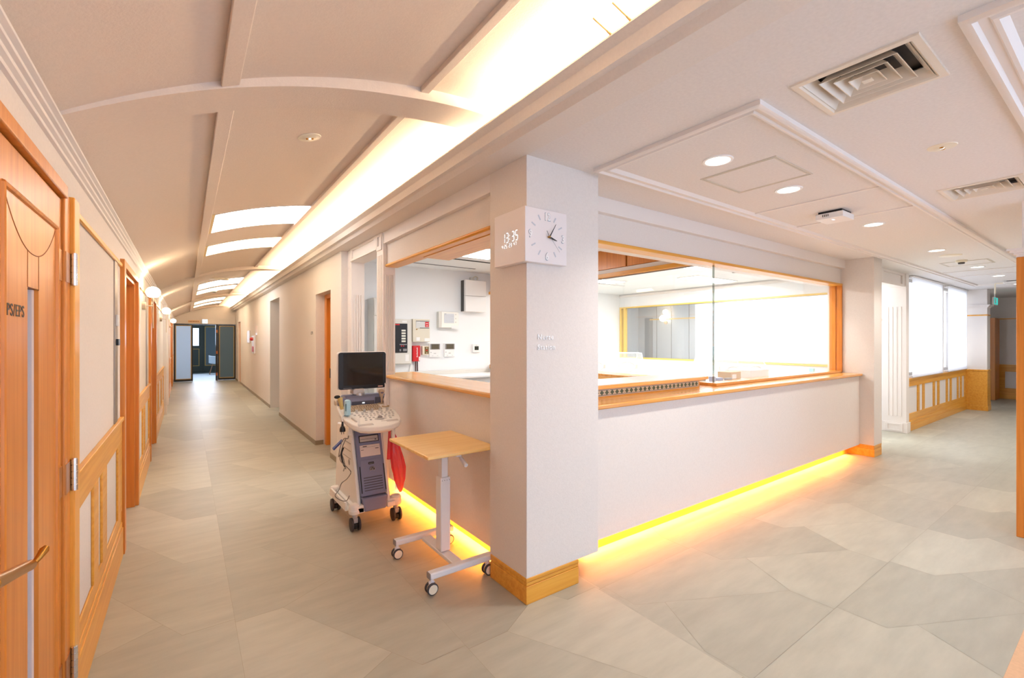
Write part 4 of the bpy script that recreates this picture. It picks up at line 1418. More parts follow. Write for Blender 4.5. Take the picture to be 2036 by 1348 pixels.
def bagf(u, v):
    a = 2 * PI * u
    prof_ = [(0.0, 0.010), (0.12, 0.024), (0.35, 0.042), (0.6, 0.05), (0.8, 0.040), (0.93, 0.022), (1.0, 0.008)]
    for i in range(len(prof_) - 1):
        if v <= prof_[i + 1][0]:
            k = (v - prof_[i][0]) / (prof_[i + 1][0] - prof_[i][0])
            r = prof_[i][1] * (1 - k) + prof_[i + 1][1] * k
            break
    r *= 1 + 0.20 * math.sin(5 * a + 3 * v) + 0.10 * math.sin(11 * a - 6 * v)
    x = 1.362 + 0.082 * v ** 0.8 - 0.012 * v ** 3
    return (x + r * math.cos(a), 3.575 + 0.8 * r * math.sin(a), 0.70 - 0.505 * v)


MB().grid(bagf, 48, 30).obj('sack', BAG, t, angle=80)
MB().grid(lambda u, v: (1.348 + 0.018 * math.cos(2 * PI * u) * (0.5 + 0.5 * v) - 0.008 * v, 3.585 + 0.018 * math.sin(2 * PI * u), 0.775 - 0.3 * v), 16, 10).obj('gather', BAG, t, angle=80)
MB().tube(smooth_path([(1.335, 3.46, 0.70), (1.345, 3.50, 0.735), (1.352, 3.57, 0.705)]), 0.006, 8).tube(smooth_path([(1.325, 3.48, 0.69), (1.34, 3.53, 0.725), (1.36, 3.58, 0.70)]), 0.005, 8).obj('handle', BAG, t)


# ================================================================ WALL DEVICES IN THE STATION (wall plane y = 6.1)
YB = 6.1
t = thing('fire_alarm_panel', 'large white fire alarm panel with black indicator strip, beside the pilaster', 'alarm panel', (2.4, 6.05, 1.10))
box(2.22, 2.588, 6.04, YB, 1.096, 1.727).obj('housing', GREYW, t, bevel=0.004)
box(2.23, 2.562, 6.03, 6.041, 1.108, 1.712).obj('door', GREYW, t, bevel=0.003)
bp = box(2.26, 2.515, 6.022, 6.031, 1.259, 1.664).obj('indicator_panel', BLACK, t, bevel=0.002)
m = MB()
for i in range(5):
    z = 1.567 - i * 0.037
    m.box(2.428, 2.488, 6.019, 6.023, z - 0.012, z + 0.012)
m.pieces('zone_label', mat('label_white', rgb(226, 222, 210), 0.5), bp)
m = MB()
for x in (2.42, 2.45):
    m.box(x, x + 0.016, 6.019, 6.023, 1.345, 1.36)
m.pieces('alarm_light', RED, bp)
m = MB().box(2.40, 2.505, 6.019, 6.023, 1.366, 1.380).box(2.45, 2.505, 6.019, 6.023, 1.28, 1.315).box(2.40, 2.42, 6.019, 6.023, 1.28, 1.31)
m.pieces('meter', MIDGREY, bp)
box(2.262, 2.40, 6.019, 6.023, 1.642, 1.658).obj('red_label', RED, bp)
MB().box(2.44, 2.51, 6.028, 6.031, 1.68, 1.705).box(2.485, 2.54, 6.028, 6.031, 1.14, 1.235).pieces('notice', WHITE, t)

t = thing('security_box', 'beige wall box with a red and grey label at its top', 'control box', (2.725, 6.05, 1.41))
box(2.595, 2.855, 6.02, YB, 1.409, 1.733).obj('housing', mat('box_beige', rgb(222, 214, 196), 0.4), t, bevel=0.003)
lb = box(2.641, 2.844, 6.0175, 6.0205, 1.607, 1.708).obj('label', mat('label_silver', rgb(206, 206, 204), 0.4), t)
m = MB().box(2.641, 2.844, 6.015, 6.018, 1.70, 1.708).box(2.70, 2.844, 6.015, 6.018, 1.603, 1.611)
m.obj('label_stripe', DKGREY, lb)
box(2.780, 2.838, 6.0145, 6.018, 1.621, 1.694).obj('red_square', RED, lb)
m = MB().box(2.788, 2.83, 6.0135, 6.015, 1.665, 1.672).box(2.795, 2.825, 6.0135, 6.015, 1.635, 1.642).box(2.66, 2.705, 6.0165, 6.018, 1.687, 1.691)
m.obj('print', WHITE, lb)
MB().cyl((2.653, 6.021, 1.587), (2.653, 6.014, 1.587), 0.009, n=14).obj('lock', BRASS, t)
MB().box(2.645, 2.70, 6.0175, 6.0205, 1.425, 1.475).box(2.77, 2.85, 6.0175, 6.0205, 1.418, 1.462).pieces('sticker', WHITE, t)

t = thing('annunciator', 'wide cream annunciator panel with a printed name list', 'control panel', (3.16, 6.05, 1.61))
box(3.002, 3.331, 6.03, YB, 1.615, 1.854).obj('housing', GREYW, t, bevel=0.005)
box(3.045, 3.325, 6.024, 6.031, 1.618, 1.85).obj('cover', mat('cover_cream', rgb(244, 241, 234), 0.4), t, bevel=0.003)
sc = box(3.086, 3.250, 6.021, 6.025, 1.686, 1.825).obj('list', mat('list_grey', rgb(212, 216, 222), 0.4), t)
m = MB()
for i in range(7):
    m.box(3.09, 3.246, 6.0195, 6.0215, 1.690 + i * 0.0185, 1.6915 + i * 0.0185)
m.box(3.09, 3.12, 6.0195, 6.0215, 1.815, 1.822)
m.obj('print', MIDGREY, sc)
m = MB()
for z in (1.815, 1.755, 1.70):
    m.lathe((3.278, 6.0245, z), [(0.0, 0.0), (0.011, 0.0), (0.011, -0.004), (0.0, -0.004)], 14, 'y')
m.pieces('button', GREYW, t)
box(3.205, 3.327, 6.02, 6.0245, 1.602, 1.648).obj('sticker', WHITE, t)

t = thing('distribution_box', 'large white two-part wall box under the ceiling', 'wall box', (3.6, 6.0, 1.865))
box(3.417, 3.783, 5.97, YB, 2.106, 2.345).obj('upper_cover', WHITE, t, bevel=0.006)
box(3.417, 3.783, 5.97, YB, 1.865, 2.102).obj('lower_cover', WHITE, t, bevel=0.006)
box(3.408, 3.418, 6.02, YB, 1.87, 2.34).obj('back_plate', DKGREY, t)
MB().box(3.56, 3.63, 6.07, YB, 2.345, 2.40).obj('cable_entry', GREYW, t)
MB().tube(smooth_path([(3.60, 6.085, 2.39), (3.66, 6.08, 2.42), (3.70, 6.08, 2.40), (3.68, 6.08, 2.37)]), 0.007, 8).obj('cable', CREAM, t)

t = thing('emergency_phone', 'red emergency telephone handset on the station wall', 'telephone', (2.655, 6.05, 1.13))
box(2.597, 2.716, 6.03, YB, 1.132, 1.356).obj('case', RED, t, bevel=0.012, seg=3)
m = MB()
for i in range(7):
    z = 1.32 - i * 0.02
    m.box(2.655 + (i % 2) * 0.004, 2.672, 6.028, 6.031, z - 0.006, z + 0.006)
m.obj('print', WHITE, t)
m = MB().box(2.688, 2.71, 6.0285, 6.031, 1.14, 1.20)
m.obj('sticker', mat('label_white2', rgb(240, 230, 226), 0.5), t)
MB().tube([(2.66, 6.07, 1.135), (2.66, 6.07, 0.99)], 0.008, 8).tube([(2.685, 6.07, 1.135), (2.688, 6.07, 0.99)], 0.008, 8).pieces('cord', mat('cord_maroon', rgb(70, 16, 22), 0.5), t)
tag(MB().prism([(2.60, 1.135), (2.655, 0.99), (2.565, 0.975)], 'y', 6.085, 6.09).obj('paper_note', WHITE), 'triangular white paper hanging below the red telephone', 'paper')

t = thing('push_button_box', 'small cream switch box with brown plate and red button', 'switch', (2.8, 6.06, 1.222))
box(2.752, 2.85, 6.045, YB, 1.222, 1.349).obj('housing', CREAM, t, bevel=0.004)
box(2.785, 2.846, 6.041, 6.046, 1.236, 1.338).obj('plate', mat('plate_brown', rgb(120, 96, 50), 0.4), t)
box(2.802, 2.828, 6.037, 6.042, 1.280, 1.295).obj('button', RED, t)
MB().box(2.808, 2.824, 6.038, 6.042, 1.315, 1.325).box(2.808, 2.824, 6.038, 6.042, 1.245, 1.255).pieces('lamp', CREAM, t)

for nm, x0, x1, lab in (('intercom', 2.872, 3.045, 'white intercom with dark screen, next to the cream switch box'), ('intercom', 3.114, 3.288, 'white intercom with dark screen, second from the cream switch box')):
    t = thing(nm, lab, 'intercom', ((x0 + x1) / 2, 6.07, 1.185), 'intercoms on the station wall')
    box(x0, x1, 6.07, YB, 1.185, 1.386).obj('housing', WHITE, t, bevel=0.004)
    box(x0 + 0.012, x1 - 0.005, 6.066, 6.071, 1.297, 1.379).obj('screen_frame', MIDGREY, t)
    box(x0 + 0.03, x1 - 0.022, 6.064, 6.0665, 1.302, 1.374).obj('screen', mat('screen_olive', rgb(92, 84, 66), 0.2), t)
    MB().box(x0 + 0.07, x0 + 0.105, 6.067, 6.071, 1.236, 1.242).box(x0 + 0.02, x0 + 0.03, 6.067, 6.071, 1.25, 1.26).box(x0 + 0.04, x0 + 0.06, 6.067, 6.071, 1.203, 1.206).box(x0 + 0.12, x0 + 0.14, 6.067, 6.071, 1.203, 1.206).pieces('button', MIDGREY, t)
t = thing('thermostat', 'small square white thermostat with a tiny dark window, under the two-part box', 'thermostat', (3.67, 6.075, 1.243))
box(3.605, 3.733, 6.075, YB, 1.243, 1.375).obj('housing', WHITE, t, bevel=0.004)
box(3.637, 3.709, 6.072, 6.076, 1.279, 1.338).obj('display', mat('lcd_dark', rgb(52, 54, 44), 0.2), t)
MB().box(3.655, 3.68, 6.0725, 6.076, 1.352, 1.356).obj('print', MIDGREY, t)

# ---- ceiling fittings inside the station
t = thing('ceiling_panel_light', 'bright square ceiling light in the station, seen over the corridor counter', 'ceiling light', (2.86, 4.64, ZN - 0.01), 'station ceiling lights')
box(2.55, 3.17, 4.33, 4.95, ZN - 0.012, ZN).obj('frame', WHITE, t)
box(2.58, 3.14, 4.36, 4.92, ZN - 0.014, ZN - 0.011).obj('diffuser', NSPANEL, t)
area('panel_lamp', (2.86, 4.64, ZN - 0.03), (0.5, 0.5), 8.5, NEUT, (0, 0, -1), t)
long_p = thing('ceiling_panel_light', 'long bright ceiling light just behind the glass corner', 'ceiling light', (5.6, 3.7, ZN - 0.01), 'station ceiling lights')
box(5.0, 6.2, 3.5, 3.9, ZN - 0.012, ZN).obj('frame', WHITE, long_p)
box(5.03, 6.17, 3.53, 3.87, ZN - 0.014, ZN - 0.011).obj('diffuser', NSPANEL, long_p)
area('panel_lamp', (5.6, 3.7, ZN - 0.03), (1.1, 0.3), 46, NEUT, (0, 0, -1), long_p)
dup(long_p, (5.8, 5.6, ZN - 0.01), 'long bright ceiling light behind the glass, toward the rear wall', 'station ceiling lights')
dup(long_p, (7.3, 4.4, ZN - 0.01), 'long bright ceiling light behind the glass, toward the inner window', 'station ceiling lights')
SLOT = mat('slot_black', rgb(24, 24, 24), 0.6)
for x0, x1, y, lab in ((2.6, 3.5, 5.18, 'long black air slot in the station ceiling beside the square light'), (2.4, 3.45, 5.75, 'thin grey air slot in the station ceiling near the panel wall')):
    tag(box(x0, x1, y - 0.02, y + 0.02, ZN - 0.006, ZN).obj('air_slot', SLOT if y < 5.5 else MIDGREY), lab, 'air vent')
t = thing('air_cassette', 'white ceiling cassette with a dark louvre, above the hooded incubator', 'air conditioner', (6.4, 6.2, ZN - 0.02))
box(6.0, 6.9, 5.9, 6.6, ZN - 0.022, ZN - 0.002).obj('grille', WHITE, t, bevel=0.004)
box(6.0, 6.06, 6.0, 6.5, ZN - 0.035, ZN - 0.018).obj('louvre', DKGREY, t)
t = thing('air_cassette', 'white ceiling cassette with a dark louvre, behind the glass corner edge', 'air conditioner', (7.0, 3.4, ZN - 0.02))
box(6.7, 7.5, 2.95, 3.55, ZN - 0.022, ZN - 0.002).obj('grille', WHITE, t, bevel=0.004)
box(6.7, 6.74, 2.75, 3.65, ZN - 0.035, ZN - 0.018).obj('louvre', DKGREY, t)


# ---- incubators and small things beyond the glass
def incubator(x, y, z, rz, L, lab):
    t = thing('infant_incubator', lab, 'incubator', (x, y, z), 'clear incubators in the station')
    ca, sa = math.cos(rz), math.sin(rz)

    def T(p):
        return (x + p[0] * ca - p[1] * sa, y + p[0] * sa + p[1] * ca, p[2])

    def put(mb, name, m, **k):
        mb.v = [T(p) for p in mb.v]
        return mb.obj(name, m, t, **k)
    w = 0.25
    put(MB().box(-L / 2 - 0.03, L / 2 + 0.03, -w - 0.03, w + 0.03, z, z + 0.05), 'tray', WHITE, bevel=0.01)
    put(MB().box(-L / 2, L / 2, -w, w, 0.0, z - 0.25).box(-L / 2 + .1, L / 2 - .1, -w + .1, w - .1, z - 0.25, z), 'pedestal', WHITE, bevel=0.01)
    h = [(-w, z + 0.05), (-w, z + 0.22), (-w * 0.55, z + 0.34), (w * 0.8, z + 0.34), (w, z + 0.25), (w, z + 0.05)]
    put(MB().prism(h, 'x', -L / 2, L / 2), 'hood', ACRYL, smooth=False)
    fr = MB()
    for xx in (-L / 2, L / 2):
        P = [(xx, a, b) for a, b in h]
        for i in range(5):
            fr.tube([P[i], P[i + 1]], 0.006, 6)
    for a, b in h:
        fr.tube([(-L / 2, a, b), (L / 2, a, b)], 0.005, 6)
    put(fr, 'hood_edge', WHITE)
    for xx in (-L * 0.25, L * 0.25):
        rg = MB().tube([(xx + 0.115 * math.cos(a * PI / 16), -w - 0.008, z + 0.15 + 0.07 * math.sin(a * PI / 16)) for a in range(33)], 0.012, 8)
        r = put(rg, 'porthole', WHITE)
        put(MB().box(xx + 0.12, xx + 0.15, -w - 0.02, -w, z + 0.12, z + 0.18), 'latch', GREYW)
    return t


incubator(5.2, 4.75, 0.90, -0.70, 0.92, 'clear sloping-hooded incubator behind the inner glass return')
incubator(6.2, 3.42, 0.86, -0.30, 0.80, 'clear incubator with two oval ports behind the long glass pane')
CARD = mat('cardboard', rgb(206, 168, 118), 0.7)


def small(name, lab, cat, x, y, w, d_, h, m, group=None, lid=None):
    o = box(x, x + w, y, y + d_, 1.0205, 1.0205 + h).obj(name, m, bevel=0.003)
    return tag(o, lab, cat, group)


cb = thing('carton', 'small brown cardboard carton with white label behind the glass', 'box', (4.72, 2.62, 1.0205))
box(4.66, 4.86, 2.55, 2.70, 1.0205, 1.10).obj('carton_body', CARD, cb, bevel=0.002)
box(4.68, 4.76, 2.547, 2.55, 1.03, 1.075).obj('label', WHITE, cb)
small('tissue_pack', 'low blue tissue pack behind the glass, between cup and carton', 'pack', 4.42, 2.55, 0.09, 0.08, 0.03, mat('pack_blue', rgb(120, 138, 186), 0.5))
small('desk_clock', 'small grey boxy device at the glass corner edge', 'device', 4.12, 2.56, 0.09, 0.06, 0.05, mat('device_grey', rgb(150, 156, 148), 0.4))
small('pen_cup', 'small white cup of pens beside the grey boxy device', 'cup', 4.27, 2.52, 0.05, 0.05, 0.055, mat('cup_blue', rgb(176, 186, 214), 0.4))
small('stapler', 'flat grey stapler lying between pack and carton', 'stapler', 4.54, 2.52, 0.09, 0.04, 0.025, mat('stapler_grey', rgb(126, 130, 136), 0.4))
small('white_printer', 'low white machine behind the glass, next to the carton', 'machine', 5.0, 2.52, 0.42, 0.28, 0.085, WHITE)
small('spray_bottle', 'small turquoise capped bottle by the wooden jamb of the long pane', 'bottle', 6.55, 2.50, 0.05, 0.05, 0.05, mat('turquoise', rgb(150, 222, 220), 0.4))
o = box(2.35, 2.55, 2.72, 2.94, 1.02, 1.05).obj('document_tray', mat('tray_dark', rgb(90, 70, 84), 0.5))
tag(o, 'dark document tray on the desk behind the raised ledge', 'tray')
o = box(3.2, 3.42, 3.4, 3.55, 0.72, 1.14).obj('file_holder', mat('file_cream', rgb(246, 226, 178), 0.6))
o = tag(o, 'cream file box standing on the desk behind the raised ledge', 'file box')
o = box(2.9, 3.9, 3.2, 4.2, 0.68, 0.72).obj('desk', WHITE, bevel=0.004)
tag(o, 'white desk inside the station behind the raised ledge', 'desk')
m = MB()
for x, y in ((2.95, 3.25), (3.85, 3.25), (2.95, 4.15), (3.85, 4.15)):
    box(x - 0.02, x + 0.02, y - 0.02, y + 0.02, 0, 0.68).obj('leg', WHITE, o)

# ================================================================ CEILING FITTINGS, CORRIDORS
# round downlights
DLX = [2.435, 3.295, 4.905, 6.92, 8.98, 10.5, 12.3]
labs = ['lit round downlight before the square ceiling hatch, first from the corner column', 'lit round downlight just beyond the square ceiling hatch', 'lit round downlight just after the white ceiling box',
        'lit round downlight before the flat ceiling speaker', 'lit round downlight beyond the smoke detector', 'lit round downlight in front of the hanging antennas', 'last lit round downlight down the cross corridor']
d0 = thing('downlight', labs[0], 'downlight', (DLX[0], 1.41, ZC), 'downlights of the cross corridor')
MB().lathe((DLX[0], 1.41, ZC), [(0.062, -0.001), (0.066, -0.006), (0.080, -0.005), (0.082, 0.0), (0.062, 0.0)], 32).obj('trim_ring', WHITE, d0)
MB().lathe((DLX[0], 1.41, ZC), [(0.0, -0.003), (0.063, -0.003), (0.063, -0.001), (0.0, -0.001)], 32).obj('lens', LENS, d0)
sp = bpy.data.lights.new('downlight_lamp', 'SPOT')
sp.energy = 50
sp.color = (1.0, 0.95, 0.87)
sp.spot_size = math.radians(125)
sp.spot_blend = 0.9
sp.shadow_soft_size = 0.06
so = bpy.data.objects.new('downlight_lamp', sp)
C.objects.link(so)
so.parent = d0
so.location = (0, 0, -0.02)
for x, l in zip(DLX[1:], labs[1:]):
    dup(d0, (x, 1.41 - 0.004 * (x - 2.4), ZC), l)


# emergency lights: round plate with small lamp
def emergency(x, y, z, r, lab, tilt=0.0, nm='emergency_light'):
    t = thing(nm, lab, 'emergency light', (x, y, z))
    a = MB().lathe((x, y, z), [(0.0, -0.007), (r * 0.55, -0.007), (r * 0.6, -0.005), (r * 0.95, -0.004), (r, 0.0), (r * 0.9, 0.004)], 28)
    b = MB()
    for i, m_ in ((-1, 0), (0, 1), (1, 0)):
        b.ell((x + i * r * 0.24, y, z - 0.008), r * 0.10, r * 0.16, 0.006, 12, 8, m_)
    a.obj('plate', CREAM, t)
    b.obj('bulb', [BRASS, LED], t)
    t.rotation_euler = (0, -tilt, 0)
    return t


emergency(3.215, 0.625, ZC, 0.060, 'unlit round emergency light between the two air vents')
x = 0.555
emergency(x, 2.70, vz(x) - 0.001, 0.062, 'unlit round emergency light in the vaulted ceiling', math.atan2(vz(x + .01) - vz(x - .01), .02))

# air vents
VENT = mat('vent_enamel', rgb(230, 219, 204), 0.4)
for i, (a, b, c, d_) in enumerate(vents):
    t = thing('air_vent', ['large square air vent beside the corner of the ceiling moulding', 'second square air vent beside the wooden post'][i], 'air vent', ((a + b) / 2, (c + d_) / 2, ZC), 'square air vents')
    MB().rings(a, b, c, d_, ZC, [(0.0, 0.0), (0.002, 0.007), (0.024, 0.009), (0.034, 0.0), (0.06, -0.03), (0.062, -0.03), (0.034, 0.004)]).obj('flange', VENT, t, fix=False)
    hole_x, hole_y = (a + b) / 2, (c + d_) / 2
    for k, o_ in enumerate((0.075, 0.112, 0.149)):
        MB().rings(a, b, c, d_, ZC, [(o_, 0.004), (o_ + 0.036, -0.042), (o_ + 0.038, -0.042), (o_ + 0.003, 0.004), (o_, 0.004)]).obj('vane', VENT, t, fix=False)
    MB().box(a + 0.185, b - 0.185, c + 0.182, d_ - 0.182, ZC - 0.006, ZC - 0.002).obj('core', VENT, t)
    MB().box(a + 0.02, b - 0.02, c + 0.02, d_ - 0.02, ZC + 0.049, ZC + 0.06).obj('duct', DKGREY, t)

# access hatches
for x0, x1, y0, y1, lab in ((2.63, 3.10, 1.185, 1.64, 'square ceiling access hatch between the first two downlights'), (8.15, 8.62, 1.16, 1.62, 'square ceiling access hatch beyond the smoke detector')):
    t = thing('ceiling_hatch', lab, 'access hatch', ((x0 + x1) / 2, (y0 + y1) / 2, ZC), 'ceiling access hatches')
    MB().rings(x0, x1, y0, y1, ZC, [(0, 0), (0.001, 0.004), (0.008, 0.004), (0.010, 0.0005), (0.014, 0.0005), (0.016, 0.004), (0.022, 0.004), (0.024, 0.0)]).obj('frame', mat('hatch_frame', rgb(206, 196, 180), 0.4), t, fix=False)
    box(x0 + 0.024, x1 - 0.024, y0 + 0.024, y1 - 0.024, ZC - 0.0015, ZC).obj('lid', CEIL, t)


def detector(x, y, z, lab):
    t = thing('smoke_detector', lab, 'smoke detector', (x, y, z))
    MB().lathe((x, y, z), [(0.0, -0.03), (0.05, -0.028), (0.056, -0.02), (0.056, 0.0)], 26).obj('base', CREAM, t)
    MB().lathe((x, y, z), [(0.0, -0.05), (0.03, -0.048), (0.034, -0.03), (0.034, -0.028)], 20).obj('head', DKGREY, t)
    return t


detector(8.05, 1.385, ZC, 'small smoke detector on the flat ceiling beside the hatch')
detector(0.52, 12.4, vz(0.52), 'small smoke detector far along the vaulted ceiling')
t = thing('ceiling_speaker', 'flat round ceiling speaker between two far downlights', 'speaker', (7.47, 1.38, ZC))
MB().lathe((7.47, 1.38, ZC), [(0.0, -0.010), (0.085, -0.010), (0.10, -0.006), (0.105, 0.0)], 32).obj('grille', CREAM, t)
tag(MB().prism(rrect(0.30, 0.62, 9.45, 9.60, 0.06), 'z', vz(0.46) - 0.045, vz(0.46) - 0.015).obj('ceiling_fitting', CREAM, bevel=0.005), 'long pale oval fitting on the vault between the ceiling light pairs', 'fitting')

t = thing('ceiling_box', 'white rectangular box fixed below the flat ceiling after the second downlight', 'sensor box', (4.19, 1.45, ZC))
MB().box(4.10, 4.29, 1.37, 1.53, ZC - 0.02, ZC).obj('mount', BLACK, t)
MB().box(4.085, 4.305, 1.355, 1.545, ZC - 0.062, ZC - 0.018).obj('cover', WHITE, t, bevel=0.004)
m = MB()
for i in range(4):
    m.box(4.083, 4.0855, 1.49 - i * 0.012, 1.495 - i * 0.012, ZC - 0.045, ZC - 0.028)
m.obj('side_slots', DKGREY, t)
box(4.14, 4.18, 1.44, 1.455, ZC - 0.0635, ZC - 0.0615).obj('lamp', LED, t)

t = thing('wireless_router', 'white ceiling router with two hanging antennas at the corridor end', 'router', (11.6, 1.25, ZC))
box(11.5, 11.75, 1.02, 1.46, ZC - 0.05, ZC - 0.012).obj('case', WHITE, t, bevel=0.006)
box(11.52, 11.73, 1.05, 1.42, ZC - 0.013, ZC).obj('mount', DKGREY, t)
for y in (1.02, 1.56):
    MB().cyl((11.55, y, ZC - 0.21), (11.55, y, ZC - 0.03), 0.012, 0.009, n=12).box(11.54, 11.56, min(y, 1.46), max(y, 1.46), ZC - 0.04, ZC - 0.025).obj('antenna', CREAM, t)

# slim rods rising from the cove beam
for i, (y, lab) in enumerate(((1.135, 'slim brass rod leaning out of the light cove, closer to the arch rib'), (1.045, 'slim brass rod leaning out of the light cove, farther from the arch rib'))):
    t = thing('cove_rod', lab, 'rod', (1.25, y, 2.556), 'rods in the light cove')
    ROD = mat('rod_brass', rgb(226, 178, 110), 0.35)
    MB().cyl((1.268, y, 2.554), (1.235, y, 2.561), 0.006, 0.0045, n=10).obj('socket', ROD, t)
    MB().cyl((1.235, y, 2.561), (1.163, y, 2.578), 0.0033, n=10).obj('rod', ROD, t)

# curved ceiling light panels
PANELS = [(4.33, 5.08, PANEL, 'largest curved white ceiling light, first in the vault'), (5.85, 6.53, PANELW, 'second curved ceiling light from the camera, warmer'),
          (10.1, 11.2, PANEL, 'third curved ceiling light, beyond the first far arch'), (11.55, 12.45, PANELW, 'fourth curved ceiling light, warm, before the smoke detector'),
          (15.1, 16.1, PANELW, 'fifth curved ceiling light, in the far bay'), (16.8, 17.6, PANELW, 'last curved ceiling light before the end wall')]
for y0, y1, m_, lab in PANELS:
    t = thing('curved_ceiling_light', lab, 'ceiling light', (0.55, (y0 + y1) / 2, vz(0.55)), 'curved lights in the vaulted ceiling')
    arc_strip(0.19, 0.90, y0, y1, 0.006, 0.006).obj('diffuser', m_, t)
    m = MB()
    for a, b in ((0.168, 0.19), (0.90, 0.912)):
        m.prism([(a, vz(a) - 0.010), (b, vz(b) - 0.010), (b, vz(b) + 0.004), (a, vz(a) + 0.004)], 'y', y0 - 0.01, y1 + 0.01)
    m.pieces('end_strip', mat('strip_cream', rgb(230, 204, 150), 0.5), t)
    m = MB()
    X = [0.19 + i * 0.71 / 20 for i in range(21)]
    for a, b in ((y0 - 0.012, y0), (y1, y1 + 0.012)):
        m.prism([(x_, vz(x_) - 0.008) for x_ in X] + [(x_, vz(x_) + 0.003) for x_ in X[::-1]], 'y', a, b)
    m.pieces('side_strip', VAULT, t)

# ---- wall sconces
SCB = mat('sconce_metal', rgb(214, 196, 170), 0.35, metal=0.4)
sy = [5.88, 9.67, 14.9]
sl = ['first opal globe wall lamp, beyond the first recessed doorway', 'second opal globe wall lamp along the doors', 'last opal globe wall lamp, next to the frosted end door']
s0 = thing('wall_sconce', sl[0], 'wall lamp', (LW, sy[0], 1.80), 'globe wall lamps')
y = sy[0]
MB().lathe((LW, y, 1.785), [(0.0, 0.0), (0.040, 0.0), (0.040, 0.028), (0.036, 0.032), (0.0, 0.032)], 24, 'x').obj('wall_rose', SCB, s0)
MB().cyl((LW + 0.03, y, 1.785), (-0.272, y, 1.785), 0.005, n=10).obj('arm', SCB, s0)
MB().cyl((-0.272, y, 1.56), (-0.272, y, 1.875), 0.0048, n=10).obj('stem', SCB, s0)
g_ = MB()
prof_ = [(0.0, -0.052), (0.03, -0.052), (0.046, -0.044)]
for i in range(1, 13):
    a = -0.75 + i * (PI / 2 + 0.75) / 12
    prof_.append((0.062 * math.cos(a), 0.056 * math.sin(a)))
MB().lathe((-0.272, y, 1.925), prof_, 28).obj('globe', GLOBE, s0)
pl = bpy.data.lights.new('sconce_lamp', 'POINT')
pl.energy = 3.0
pl.color = (1.0, 0.80, 0.52)
pl.shadow_soft_size = 0.055
po = bpy.data.objects.new('sconce_lamp', pl)
C.objects.link(po)
po.parent = s0
po.location = (-0.272 - LW + 0.05, 0, 0.215)
for yy, l in zip(sy[1:], sl[1:]):
    dup(s0, (LW, yy, 1.80), l)

# ---- signs and wall plates of the long corridor
t = thing('exit_sign', 'white lit sign with a green arrow above the glass doors', 'exit sign', (0.53, 18.95, 1.98))
box(0.448, 0.612, 18.94, 18.995, 1.982, 2.132).obj('case', WHITE, t, bevel=0.004)
box(0.454, 0.606, 18.936, 18.941, 1.988, 2.126).obj('face', glow('sign_white', (0.92, 1.0, 0.96), 1.3), t)
m = MB()
strokes(m, [(0.505, 2.055, 0.565, 2.055), (0.545, 2.082, 0.568, 2.055), (0.545, 2.028, 0.568, 2.055)], 0.008, 'y', 18.936, 0.001)
m.obj('arrow', mat('exit_green', rgb(40, 170, 130), 0.5), t, smooth=False)
t = thing('door_notice', 'narrow pale notice with dark characters above the glass doors', 'sign', (0.22, 18.98, 2.02))
box(0.053, 0.393, 18.985, 18.998, 2.01, 2.09).obj('plate', mat('notice_peach', rgb(240, 196, 150), 0.5), t)
m = MB()
rr_ = random.Random(5)
for i in range(8):
    u = 0.078 + i * 0.036
    seg = [(u, 2.035, u + 0.024, 2.035), (u, 2.062, u + 0.024, 2.062), (u + 0.012, 2.03, u + 0.012, 2.068), (u + 0.004, 2.03, u + 0.004, 2.064)]
    if i % 2:
        seg.append((u + 0.022, 2.03, u + 0.022, 2.064))
    strokes(m, seg, 0.006, 'y', 18.985, 0.001)
m.obj('characters', DKGREY, t, smooth=False)

t = thing('room_plate', 'tiny dark room sign beside the door behind the ultrasound machine', 'sign', (RW, 6.83, 1.513))
m = MB()
strokes(m, [(6.905, 1.552, 6.905, 1.513), (6.905, 1.552, 6.86, 1.552), (6.86, 1.552, 6.86, 1.535), (6.905, 1.535, 6.86, 1.535), (6.88, 1.530, 6.88, 1.513), (6.905, 1.515, 6.86, 1.515),
            (6.835, 1.552, 6.79, 1.552), (6.835, 1.536, 6.79, 1.536), (6.815, 1.552, 6.815, 1.513), (6.79, 1.552, 6.79, 1.513)], 0.007, 'x', RW, 0.002)
m.obj('characters', DKGREY, t, smooth=False)
tag(box(RW - 0.02, RW, 14.42, 15.02, 1.344, 1.682).obj('white_board', mat('board_white', rgb(226, 226, 236), 0.4), bevel=0.004), 'plain white rectangular board beside the red fire lamp', 'board')
t = thing('wall_notice', 'tall pale notice above the red fire alarm lamp', 'notice', (RW, 13.04, 1.547))
box(RW - 0.006, RW, 12.835, 13.253, 1.547, 1.786).obj('sheet', mat('sheet_pale', rgb(238, 222, 216), 0.6), t)
box(RW - 0.009, RW - 0.005, 12.85, 13.15, 1.55, 1.60).obj('lower_card', WHITE, t)
t = thing('fire_call_point', 'white fire call point with red lamp and red button', 'fire alarm', (RW, 13.46, 1.08))
box(RW - 0.035, RW, 13.25, 13.69, 1.078, 1.54).obj('plate', mat('plate_white', rgb(230, 226, 232), 0.4), t, bevel=0.004)
MB().lathe((RW - 0.035, 13.55, 1.448), [(0.045, 0.0), (0.045, -0.02), (0.035, -0.055), (0.0, -0.07)], 22, 'x').obj('lamp', RED, t)
box(RW - 0.045, RW - 0.034, 13.35, 13.62, 1.12, 1.26).obj('button_box', RED, t, bevel=0.004)
